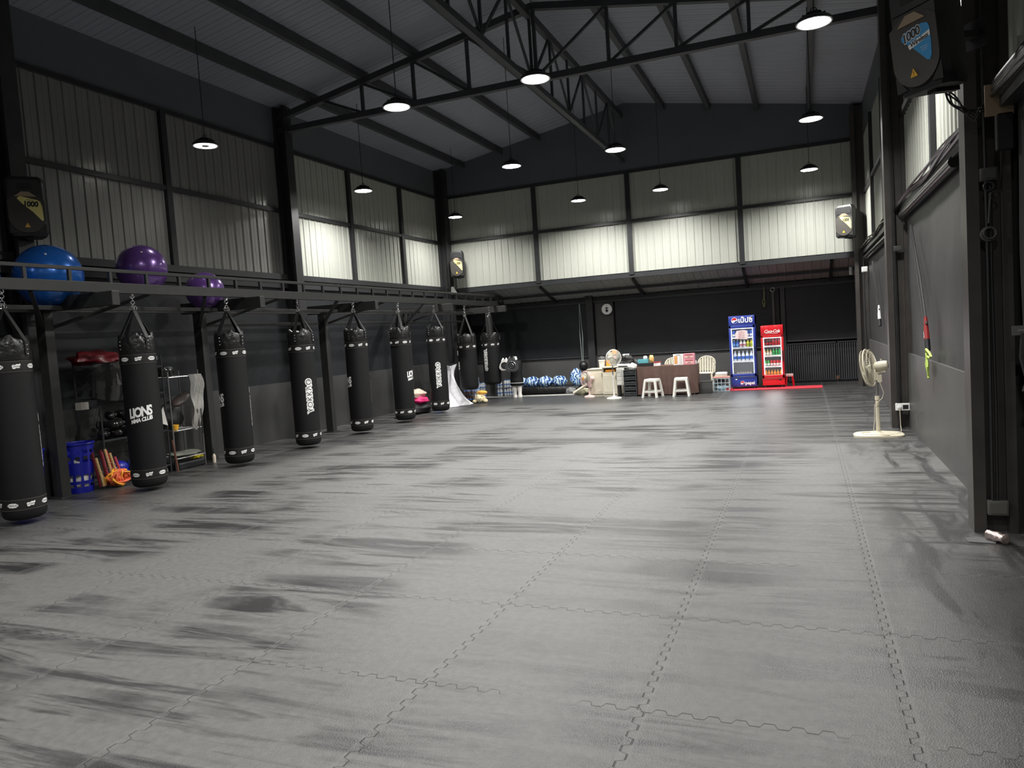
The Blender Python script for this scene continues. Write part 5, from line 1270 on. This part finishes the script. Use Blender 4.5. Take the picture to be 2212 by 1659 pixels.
# ---------------------------------------------------------------- equipment shelves on the left
SX, SY0, SY1 = -8.38, 6.62, 7.62
t = thing('wire_shelf', 'black wire shelf full of boxing gear behind the second punching bag', 'shelf', (SX, (SY0+SY1)/2, 0)); hy = (SY1-SY0)/2
for sx in (-0.2, 0.2):
    for sy in (-hy, hy): mb = MB(); mb.cyl((sx, sy, 0), (sx, sy, 1.62), 0.012, None, 10); mb.build('post', M_STEEL, t, True)
SHZ = (0.12, 0.60, 1.12, 1.48)
for z in SHZ:
    mb = MB()
    for sx in (-0.2, 0.2): mb.bar((sx,-hy,z-0.012), (sx,hy,z-0.012), 0.010, 0.024)
    for k in range(26): y = -hy + 2*hy*k/25; mb.bar((-0.2,y,z-0.004), (0.2,y,z-0.004), 0.005, 0.006)
    mb.build('shelf_grid', M_STEEL, t)
def glove(label, loc, rot, s_=1.0, m=None, group='boxing gloves on the wire shelf'):
    t = thing('boxing_glove', label, 'glove', loc, 0, group); t.rotation_euler = rot
    def fn(p): q = p.copy(); q.z *= 1 - 0.25*max(0, -p.x); q.y *= 1 - 0.15*max(0, -p.x); return q
    mb = MB(); mb.ell((0.03*s_,0,0.065*s_), (0.115*s_,0.07*s_,0.062*s_), 20, 12, fn=fn); mb.build('mitt', m or M_GLOVE, t, True)
    mb = MB(); mb.ell((0.02*s_,0.062*s_,0.075*s_), (0.06*s_,0.028*s_,0.03*s_), 12, 8); mb.build('thumb', m or M_GLOVE, t, True)
    mb = MB(); mb.cyl((-0.16*s_,0,0.06*s_), (-0.06*s_,0,0.062*s_), 0.052*s_, 0.046*s_, 16); mb.build('cuff', M_LEATHER, t, True)
    mb = MB(); mb.cyl((-0.135*s_,0,0.06*s_), (-0.115*s_,0,0.061*s_), 0.0545*s_, 0.0535*s_, 16); mb.build('white_strip', M_BIN, t, True)
    return t
rr = random.Random(4); k = 0
where = ['front row', 'back row']
for lv in range(3):
    for i in range(6 - lv):
        y = SY0 + 0.10 + 0.155*i + 0.07*lv
        glove('black boxing glove in the heap on the second wire shelf' , (SX + 0.08 + rr.uniform(-0.04,0.04), y, 0.605 + lv*0.112), (rr.uniform(-0.15,0.15), rr.uniform(-0.1,0.1), rr.uniform(-0.7,0.7)), 0.95); k += 1
for i in range(2):
    glove(['black boxing glove alone at the left end of the third wire shelf', 'black boxing glove at the right end of the third wire shelf'][i], (SX+0.08, SY0+0.18+0.62*i, 1.125), (0,0,0.4-i), 1.0)
# body protector hanging off the upper shelf
t = thing('body_protector', 'large glossy black body protector leaning out of the top of the wire shelf', 'protector', (SX+0.25, 6.78, 1.12), R(14)); mb = MB(); nu, nv = 20, 14; vs = []
for side in (0, 1):
    for j in range(nv+1):
        q = j/nv
        for i in range(nu+1):
            u = i/nu; a = (u-0.5)*2.5; rad = 0.26 + 0.03*math.sin(q*PI) - side*0.045
            vs.append((rad*math.cos(a)-0.16 + 0.05*q, (0.30 + 0.02*math.sin(q*PI))*math.sin(a)*0.95, 0.02 + 0.42*q - 0.06*math.cos(a*1.3)*(1-q)))
K = (nu+1)*(nv+1); fs = []
for side in (0, 1):
    for j in range(nv):
        for i in range(nu): a = side*K+j*(nu+1)+i; fs.append((a, a+1, a+nu+2, a+nu+1))
for i in range(nu): fs.append((i, i+1, K+i+1, K+i)); tt = nv*(nu+1)+i; fs.append((tt, tt+1, K+tt+1, K+tt))
for j in range(nv): a = j*(nu+1); fs.append((a, a+nu+1, K+a+nu+1, K+a)); a += nu; fs.append((a, a+nu+1, K+a+nu+1, K+a))
mb.add(vs, fs); mb.build('protector_shell', M_GLOVE, t, True)
mb = MB(); mb.box((0.135,-0.10,0.16),(0.150,0.10,0.30)); mb.build('silver_print', M_BIN, t)
mb = MB(); mb.tube([(0.02,0.27,0.1),(0.12,0.36,0.0),(0.16,0.42,-0.12),(0.12,0.48,-0.16)], 0.008, 6); mb.tube([(0.03,0.27,0.14),(0.14,0.34,0.04),(0.19,0.40,-0.08),(0.15,0.47,-0.13)], 0.008, 6); mb.build('straps', M_GLOVE, t, True)
lump('dark red kick shield lying across the top of the wire shelf', 'kick_shield', 'shield', (SX+0.05, 6.72, 1.545), (0.20,0.30,0.10), M_REDCL, None, 60, 0.1, n=30, amp=0.3)
t = thing('red_strap', 'red strap looping down from the dark red shield', 'strap', (SX+0.24, 6.95, 1.42)); mb = MB(); mb.tube([(0,0,0.16),(0.03,0.05,0.10),(0.04,0.08,0.0),(0.03,0.12,-0.02),(0.02,0.13,0.06),(0.0,0.10,0.14)], 0.012, 8); mb.build('webbing', M_REDCL, t, True)
lump('grey cloth roll at the right end of the top wire shelf', 'cloth_roll', 'cloth', (SX+0.02, 7.30, 1.485), (0.15,0.26,0.09), mat('grey_cloth', (0.16,0.16,0.15), 0.8, bump=(10,0.6,0.02)), None, 61)
lump('black pad behind the glossy body protector', 'kick_pad', 'pad', (SX-0.02, 7.35, 1.125), (0.15,0.22,0.15), M_GLOVE, None, 62)
bxt('paper_carton', 'small grey carton under the left end of the body protector', 'box', (SX+0.17, 6.40, 1.01), (0.09,0.12,0.09), mat('grey_card', (0.25,0.24,0.21), 0.7), 0.2)
t = thing('white_shin_guard', 'white wedge shaped guard at the right end of the second wire shelf', 'guard', (SX+0.24, 7.50, 0.72)); mb = MB(); mb.prism([(-0.06,0),(0.07,-0.06),(0.03,0.20)], 0.03, face_tf((0,0,0), (0.6,0.8,0), (0,0,1))); mb.build('guard_shell', M_TOWEL, t)
# lower shelf: wooden sticks, boxed sticks, blue helmets, disc
cols = (M_REDCL, M_BAMBOO, M_BAMBOO, M_REDCL, mat('faded_pink', (0.30,0.04,0.07), 0.5), M_BAMBOO, M_REDST, M_BAMBOO, M_BAMBOO, mat('pink_red', (0.42,0.05,0.09), 0.5))
for i in range(10):
    t = thing('training_stick', '%s stick in the bundle leaning between the blue basket and the wire shelf' % ('bamboo' if cols[i] is M_BAMBOO else 'red'), 'stick', (SX+0.22+0.02*(i%2), 6.50+0.033*i, 0.04 if i < 5 else 0.13), 0, 'sticks leaning by the wire shelf')
    mb = MB(); h = (0.44, 0.36, 0.26, 0.45, 0.42, 0.36, 0.34, 0.30, 0.20, 0.24)[i]; mb.cyl((0,0,0), (0.0-0.03, -0.05, h), 0.016, None, 10)
    for k in range(3): mb.torus((-0.01*k, -0.017*k, h*(0.3+0.2*k)), 0.0165, 0.003, 12, 5)
    mb.build('stick_shaft', cols[i], t, True)
def helmet(label, loc, m):
    t = thing('head_guard', label, 'head guard', loc); mb = MB(); mb.ell((0,0,0.08), (0.10,0.115,0.09), 20, 12); mb.build('shell', m, t, True); mb = MB(); mb.torus((0,0,0.03), 0.095, 0.018, 24, 8); mb.build('padded_rim', m, t, True); return t
helmet('royal blue head guard on the bottom wire shelf', (-8.22, 6.84, 0.135), M_BLUEP); helmet('second royal blue head guard, half hidden behind the second punching bag', (-8.22, 7.09, 0.135), mat('mid_blue', (0.03,0.08,0.32), 0.35))
# rope coil on the floor
def coil(label, name, loc, mats, seed, n=9, r=0.13):
    rr = random.Random(seed); t = thing(name, label, 'rope', loc)
    for k, m_ in enumerate(mats):
        mb = MB(); pts = []
        for i in range(n*16):
            a = 2*PI*i/16 + k; q = i/(n*16)
            pts.append((0.07*math.sin(a*0.93+k)*(1+0.3*math.sin(q*17)), r*math.cos(a)*(0.6+0.5*math.sin(q*9+k)), 0.12+0.095*math.sin(a)*(0.8+0.25*math.sin(q*13+k*2))))
        mb.tube(pts, 0.012, 6); mb.build('rope_strand', m_, t, True)
coil('coral and orange coiled rope on the floor beside the second punching bag', 'coiled_rope', (-8.08, 6.70, 0.0), (M_ORROPE, M_YROPE, M_ORROPE), 3)
# laundry baskets
def basket(label, x, y, m):
    t = thing('laundry_basket', label, 'basket', (x, y, 0), 0, 'royal blue laundry baskets by the left post'); r0, r1, h = 0.15, 0.19, 0.60; mb = MB(); n = 36; nz = 16
    mb.lathe([(0.0,0.0),(r0,0.0),(r0,0.01),(0.0,0.012)], n, cap=False)
    vs = []; fs = []
    for j in range(nz+1):
        r_ = r0+(r1-r0)*j/nz
        for i in range(n): a = 2*PI*i/n; vs.append((r_*math.cos(a), r_*math.sin(a), h*j/nz))
    for j in range(nz):
        for i in range(n):
            hole = j not in (0, 1, 7, 8, nz-1, nz-2) and i % 3 and j % 3
            if not hole: fs.append((j*n+i, j*n+(i+1)%n, (j+1)*n+(i+1)%n, (j+1)*n+i))
    mb.add(vs, fs); mb.build('perforated_wall', m, t)
    mb = MB(); mb.torus((0,0,h), r1+0.005, 0.012, 36, 8); mb.build('rim', m, t, True)
    lump('white clothes inside the %s' % ('nearer blue basket' if y < 6.2 else 'farther blue basket'), 'laundry', 'laundry', (x, y, 0.014), (0.13,0.13,0.22), M_TOWEL, None, int(y*10))
basket('royal blue laundry basket left of the rack post', -8.45, 5.80, M_BLUEP); basket('royal blue laundry basket right of the rack post', -8.36, 6.38, M_BLUEP)
t = thing('cable_pole', 'thin pale cord hanging behind the nearest punching bag', 'cord', (-7.98, 5.42, 0.55)); mb = MB(); mb.tube([(0,0,0),(-0.02,-0.02,0.3),(-0.03,-0.05,0.55)], 0.005, 6); mb.build('cord', M_ALU, t, True)

# silver tube rack with towel
GXr = -8.36
t = thing('tube_rack', 'silver tube rack with shelves right of the second punching bag', 'rack', (GXr, 7.98, 0)); hy = 0.27
for sx in (-0.18, 0.18):
    for sy in (-hy, hy): mb = MB(); mb.cyl((sx, sy, 0), (sx, sy, 1.38), 0.011, None, 10); mb.build('post', M_ALU, t, True)
for z in (0.16, 0.55, 1.30):
    mb = MB()
    for sx in (-0.18, 0.18): mb.cyl((sx,-hy,z),(sx,hy,z), 0.009, None, 8)
    for sy in (-hy, hy): mb.cyl((-0.18,sy,z),(0.18,sy,z), 0.009, None, 8)
    for k in range(1, 6): mb.cyl((-0.18+0.06*k,-hy,z),(-0.18+0.06*k,hy,z), 0.004, None, 6)
    mb.build('shelf_rails', M_ALU, t, True)
t = thing('towel', 'crumpled white towel hanging from the silver tube rack', 'towel', (GXr+0.22, 8.19, 0.58)); mb = MB(); nu, nv = 10, 22; vs = []
for side in (0, 1):
    for j in range(nv+1):
        q = j/nv
        for i in range(nu+1):
            u = i/nu-0.5; wd = 0.14+0.08*math.sin(q*PI*0.9+0.3)
            vs.append((0.03*math.sin(u*16+q*4)+0.02*math.sin(q*11) - side*0.012, u*wd - 0.03 + 0.03*math.sin(q*5), 0.74*(1-q)+0.06*math.sin(u*9)*q))
K = (nu+1)*(nv+1); fs = []
for side in (0, 1):
    for j in range(nv):
        for i in range(nu): a = side*K+j*(nu+1)+i; fs.append((a, a+1, a+nu+2, a+nu+1))
mb.add(vs, fs); mb.build('towel_cloth', M_TOWEL, t, True)
t = thing('strap_loops', 'dark straps dangling below the white towel', 'strap', (GXr+0.24, 8.12, 0.32)); mb = MB(); mb.tube([(0,0,0.5),(0.01,0.01,0.3),(0,0,0.02)],0.008,6); mb.tube([(0.01,0.06,0.5),(0.02,0.05,0.2),(0.01,0.06,0.14)],0.008,6); mb.build('webbing', mat('dull_strap', (0.07,0.07,0.06), 0.7), t, True)
t = thing('focus_mitt', 'brown and black focus mitt jutting out of the silver rack', 'mitt', (GXr+0.20, 7.88, 0.98), 0.2); t.rotation_euler = (0.5, 0.25, 0.2); mb = MB(); mb.ell((0,0,0), (0.09,0.17,0.05), 20, 12); mb.build('mitt_pad', mat('brown_leather', (0.05,0.035,0.03), 0.5, bump=(20,0.5,0.01)), t, True); mb = MB(); mb.torus((0,0,0.01), 0.12, 0.012, 28, 6, Matrix.Scale(0.72, 4, (1,0,0))); mb.build('piping', M_BIN, t, True)
lump('black head guard on top of the silver rack', 'head_guard', 'head guard', (GXr+0.02, 7.82, 1.31), (0.12,0.14,0.09), M_GLOVE, None, 70)
lump('black shin guards piled in the silver rack under the brown mitt', 'shin_guard', 'guard', (GXr+0.0, 7.84, 0.565), (0.14,0.18,0.22), M_BLACK, None, 71)
t = thing('yellow_cup', 'small yellow cup on the middle shelf of the silver rack', 'cup', (GXr+0.18, 7.76, 0.565)); mb = MB(); mb.lathe([(0.035,0),(0.05,0.075),(0.045,0.075),(0.03,0.005)], 18, cap=False); mb.build('cup_wall', M_AMBER, t, True)
lump('grey folded mat on the bottom shelf of the silver rack', 'folded_mat', 'mat', (GXr+0.05, 8.0, 0.172), (0.17,0.25,0.04), mat('grey_green_cloth', (0.22,0.23,0.19), 0.8), None, 72)
t = thing('shoe_tray', 'black tray on the floor under the silver rack', 'tray', (GXr+0.05, 7.98, 0)); mb = MB(); mb.rbox((-0.16,-0.24,0),(0.16,0.24,0.10),0.02); mb.build('tray_body', M_INK, t)
t = thing('yellow_rope', 'bright yellow rope bundle on the black tray', 'rope', (GXr+0.15, 8.12, 0.10)); mb = MB(); rr = random.Random(8)
mb.tube([(rr.uniform(-0.05,0.06), rr.uniform(-0.10,0.10), 0.015+rr.uniform(0,0.05)) for _ in range(26)], 0.009, 6); mb.build('rope_strand', mat('bright_yellow', (0.85,0.68,0.02), 0.5), t, True)
t = thing('spray_bottle', 'slim pale bottle standing on the floor right of the silver rack', 'bottle', (GXr+0.24, 8.36, 0)); mb = MB(); mb.lathe([(0.022,0),(0.024,0.01),(0.024,0.10),(0.01,0.13)], 14); mb.build('bottle_body', M_BEIGE, t, True); mb = MB(); mb.lathe([(0.008,0.13),(0.007,0.21)], 8); mb.build('nozzle', M_INK, t, True)
t = thing('wooden_rod', 'brown rod leaning inside the silver rack', 'stick', (GXr+0.22, 7.70, 0)); mb = MB(); mb.cyl((0,0,0),(-0.02,-0.03,0.44),0.014,None,8); mb.build('rod', mat('brown_rod', (0.14,0.06,0.04), 0.5), t, True)

# ---------------------------------------------------------------- right wall services
t = thing('pipe_bundle', 'bundle of black cables and pipes tied along the top of the right hand blinds', 'cables', (XR-0.13, 2.2, 2.93))
rr = random.Random(2)
for k in range(4):
    mb = MB(); pts = []
    n = 46
    for i in range(n+1): y = 15.2*i/n; pts.append((0.02*math.sin(k*2+i*0.35)+0.015*(k%2), y, 0.02*k-0.02 + 0.018*math.sin(i*0.6+k) - 0.03*math.sin(i*PI/8)**2))
    mb.tube(pts, (0.014, 0.02, 0.011, 0.009)[k], 7); mb.build('cable', mat('shiny_black_cable', (0.02,0.018,0.018), 0.25), t, True)
def jbox(label, loc, d, m, rz=0, name='junction_box'):
    t = thing(name, label, 'electrical box', loc, rz); mb = MB(); mb.rbox((-d[0]/2,-d[1]/2,0),(d[0]/2,d[1]/2,d[2]),0.006); mb.build('casing', m, t, True)
    mb = MB(); mb.box((-d[0]/2+0.012,-d[1]/2-0.003,0.015),(d[0]/2-0.012,-d[1]/2,d[2]-0.015)); mb.build('cover_plate', m, t); return t
jbox('grey electrical box on the nearest right hand column below the speaker', (1.165, 5.80, 2.38), (0.10,0.05,0.085), M_BIN)
jbox('grey electrical box low on the nearest right hand column', (1.175, 5.80, 0.135), (0.12,0.05,0.10), mat('box_grey', (0.11,0.11,0.10), 0.5))
jbox('dark socket box on the middle right hand column', (1.17, 10.98, 2.34), (0.10,0.05,0.07), M_BIN); 
t = thing('switch_plate', 'small white switch on the wall beyond the middle right hand column', 'switch', (XR-0.07, 12.05, 1.60)); mb = MB(); mb.rbox((-0.03,-0.045,0),(0.0,0.045,0.14),0.004); mb.build('plate', M_WHITE, t)
t = thing('wall_outlet', 'white framed outlet low on the middle column with the fan cord plugged in', 'outlet', (1.17, 10.97, 0.24)); mb = MB(); mb.rbox((-0.085,-0.02,0),(0.085,0.03,0.095),0.006); mb.build('frame', M_WHITE, t); mb = MB(); mb.box((0.0,-0.024,0.02),(0.065,-0.018,0.075)); mb.build('socket', M_INK, t); mb = MB(); mb.rbox((-0.06,-0.05,0.03),(-0.02,-0.018,0.065),0.006); mb.build('plug', M_WHITE, t)
jbox('white square box with a cross mark near the far right corner', (1.19, 16.95, 2.40), (0.11,0.06,0.11), M_WHITE)
t = thing('security_camera', 'grey cylinder camera under the annex roof in the far right corner', 'camera', (0.98, YB+0.02, 2.40)); mb = MB(); mb.cyl((0,0,0),(0,0,0.17),0.045,None,16); mb.build('housing', M_BIN, t, True); mb = MB(); mb.bar((0.03,0.02,0.12),(0.24,0.02,0.10),0.03,0.03); mb.build('arm', M_BIN, t)
t = thing('flood_light', 'small white floodlight on the far left corner column', 'floodlight', (-8.44, 17.45, 2.74), R(10)); mb = MB(); mb.add([(-0.06,-0.04,0),(0.10,-0.04,0),(0.10,0.05,0),(-0.06,0.05,0),(-0.05,-0.02,0.2),(0.0,-0.02,0.2),(0.0,0.04,0.2),(-0.05,0.04,0.2)], [(0,3,2,1),(4,5,6,7),(0,1,5,4),(1,2,6,5),(2,3,7,6),(3,0,4,7)]); mb.build('shade', M_WHITE, t); mb = MB()
for a in ((-0.16,0.0,0.19),(0.13,0.0,0.2),(-0.15,0,0.07),(0.14,0,0.12)): mb.tube([(0,0.02,0.12),(a[0]*0.6,0.02,a[2]+0.01),a], 0.006, 5)
mb.build('loose_wires', M_BIN, t, True)
# vertical conduits on the near column
for i, (x, y, z0, z1, lb) in enumerate(((1.145,5.79,0.24,5.2,'black conduit nearest the edge on the nearest right hand column'), (1.175,5.80,0.24,2.35,'black conduit beside the grey boxes on the nearest right hand column'), (1.125,10.98,0.0,5.0,'black conduit on the middle right hand column'), (1.20,17.30,0,3.0,'black conduit in the far right corner'))):
    t = thing('conduit_pipe', lb, 'pipe', (x, y, z0)); mb = MB(); mb.tube([(0,0,0),(0.004,0,(z1-z0)*0.3),(-0.003,0,(z1-z0)*0.7),(0,0,z1-z0)], 0.010, 8); mb.build('pipe_run', M_STEEL, t, True)
# snap hook, ring and rope on the near column
t = thing('snap_hook', 'metal hook with a hanging rope ring on the nearest right hand column', 'hook', (1.16, 5.77, 1.98)); mb = MB(); mb.torus((0.0,0,0.36), 0.028, 0.007, 18, 6, axis='Y'); mb.torus((0.025,0.0,0.30), 0.022, 0.006, 16, 6, axis='Y'); mb.build('hook_rings', M_STEEL, t, True)
mb = MB(); mb.tube([(0.01,0,0.32),(0.0,0,0.2),(-0.005,0,0.12)], 0.007, 6); mb.torus((-0.005,0,0.05), 0.042, 0.009, 22, 7, axis='Y'); mb.torus((0.0,-0.01,0.055), 0.036, 0.007, 22, 7, axis='Y'); mb.build('rope_ring', mat('grey_rope', (0.06,0.06,0.055), 0.7), t, True)
t = thing('cable_tangle', 'tangle of black cables below the large speaker', 'cables', (1.02, 5.66, 2.84)); mb = MB(); rr = random.Random(5)
for k in range(5):
    pts = []; a0, a1, a2 = rr.uniform(0,6), rr.uniform(0.03,0.06), rr.uniform(-0.03,0.03)
    for i in range(17):
        q = i/16; pts.append((-0.10+0.26*q+0.02*math.sin(q*9+a0), 0.01*math.cos(q*7+a0), 0.13*(1-q)**3 + 0.03*q + a2*q - a1*1.6*math.sin(q*PI) + 0.012*math.sin(q*14+a0)))
    mb.tube(pts, 0.005, 6)
mb.build('cables', M_BLACK, t, True)
t = thing('roller_bracket', 'pale end bracket of the thick rolled tube at the right edge', 'bracket', (XR-0.10, 5.63, 2.76)); mb = MB(); mb.rbox((-0.08,0,0),(0.08,0.012,0.20),0.004); mb.build('plate', M_TAN, t); mb = MB(); mb.rbox((-0.02,0.0,-0.22),(0.08,0.05,0.02),0.01); mb.build('drive_box', M_BLACK, t)
t = thing('wall_bracket', 'small steel bracket jutting from the dark wall at the right edge', 'bracket', (XR-0.05, 5.52, 1.32)); mb = MB(); mb.box((-0.03,0,0.04),(0.03,0.02,0.10)); mb.bar((0,0,0.07),(0.10,-0.02,0.07),0.012,0.012); mb.build('plate', M_ALU, t); mb = MB(); mb.tube([(0.03,0,0.05),(0.02,0,-0.1),(0.05,0,-0.25),(0.03,0,-0.32)], 0.018, 7); mb.build('black_sling', M_BLACK, t, True)
# stretch straps with rope
def strapset(label, y, z0, z1, m2):
    t = thing('resistance_strap', label, 'strap', (XR-0.09, y, z0)); L_ = z1-z0; mb = MB(); mb.tube([(0,0.0,0.30),(0.0,0.35,L_*0.55),(0.0,0.95,L_)], 0.011, 6); mb.tube([(-0.02,0.03,0.30),(-0.02,0.40,L_*0.55),(-0.01,0.98,L_)], 0.006, 6); mb.build('cord', M_BLACK, t, True)
    mb = MB(); mb.tube([(0,-0.06,0.02),(0,-0.02,0.14)], [0.028,0.028], 8); mb.build('grip', M_INK, t, True); mb = MB(); mb.tube([(0,-0.02,0.14),(0,0.01,0.24),(0,0.04,0.38)], [0.028,0.024,0.015], 8); mb.build('sleeve', m2, t, True)
    mb = MB(); v, f = text_mesh('SA', 0.06, 0.002, 0, 1); mb.add(v, f, face_tf((-0.027,-0.005,0.19), (0,0.3,0.95), (-0.0,0.95,-0.3))); mb.build('print', M_WHITE, t); return t
strapset('black and red resistance strap hanging from the blind tube of the near bay', 9.0, 1.10, 2.56, M_REDST)
strapset('black and white resistance strap hanging in the far bay of the right hand wall', 14.3, 1.30, 2.5, M_WHITE)
t = thing('lime_rope', 'lime green rope knotted at the foot of the red and black strap', 'rope', (XR-0.10, 8.86, 0.85)); mb = MB()
mb.tube([(0,0.12,0.26),(-0.01,0.05,0.285),(0,-0.1,0.25),(0.0,-0.18,0.22),(0,-0.1,0.20),(0,0.08,0.21),(0,0.12,0.24)], 0.013, 7); mb.tube([(0,0.08,0.23),(-0.01,0.09,0.12),(0,0.05,0.04),(0,0.03,0.12),(-0.01,0.06,0.22)], 0.012, 7); mb.tube([(0,0.06,0.2),(-0.01,0.0,0.1),(0,0.03,0.0),(0,0.02,-0.02)], 0.012, 7); mb.build('rope_strand', M_LIME, t, True)
# crushed can, cord coil, floor strip
t = thing('crushed_can', 'crushed silver can on the floor at the foot of the nearest right hand column', 'can', (1.13, 5.60, 0), 0.6); mb = MB(); mb.lathe([(0.025,-0.075),(0.036,-0.068),(0.031,-0.03),(0.036,0.0),(0.029,0.03),(0.036,0.062),(0.024,0.072)], 16, Matrix.Translation((0,0,0.034)) @ Matrix.Rotation(PI/2, 4, 'X'), fn=lambda a, r, z, j: (r*(1+0.08*math.sin(a*3+j)), z)); mb.build('can_body', mat('foil', (0.55,0.45,0.42), 0.3, 0.8, bump=(40,0.8,0.01)), t, True)
t = thing('paper_scrap', 'crumpled pale scrap on the floor at the right edge of the view', 'litter', (1.34, 5.55, 0)); mb = MB(); mb.ell((0,0,0.012), (0.03,0.02,0.014), 10, 6); mb.build('scrap', M_TOWEL, t)
t = thing('tool_rag', 'grey flattened rag under the crushed can', 'rag', (1.03, 5.62, 0)); mb = MB(); mb.prism([(-0.07,-0.05),(0.08,-0.07),(0.10,0.02),(0.0,0.08),(-0.08,0.04)], 0.006); mb.build('cloth', mat('rag_grey', (0.12,0.12,0.12), 0.8), t)
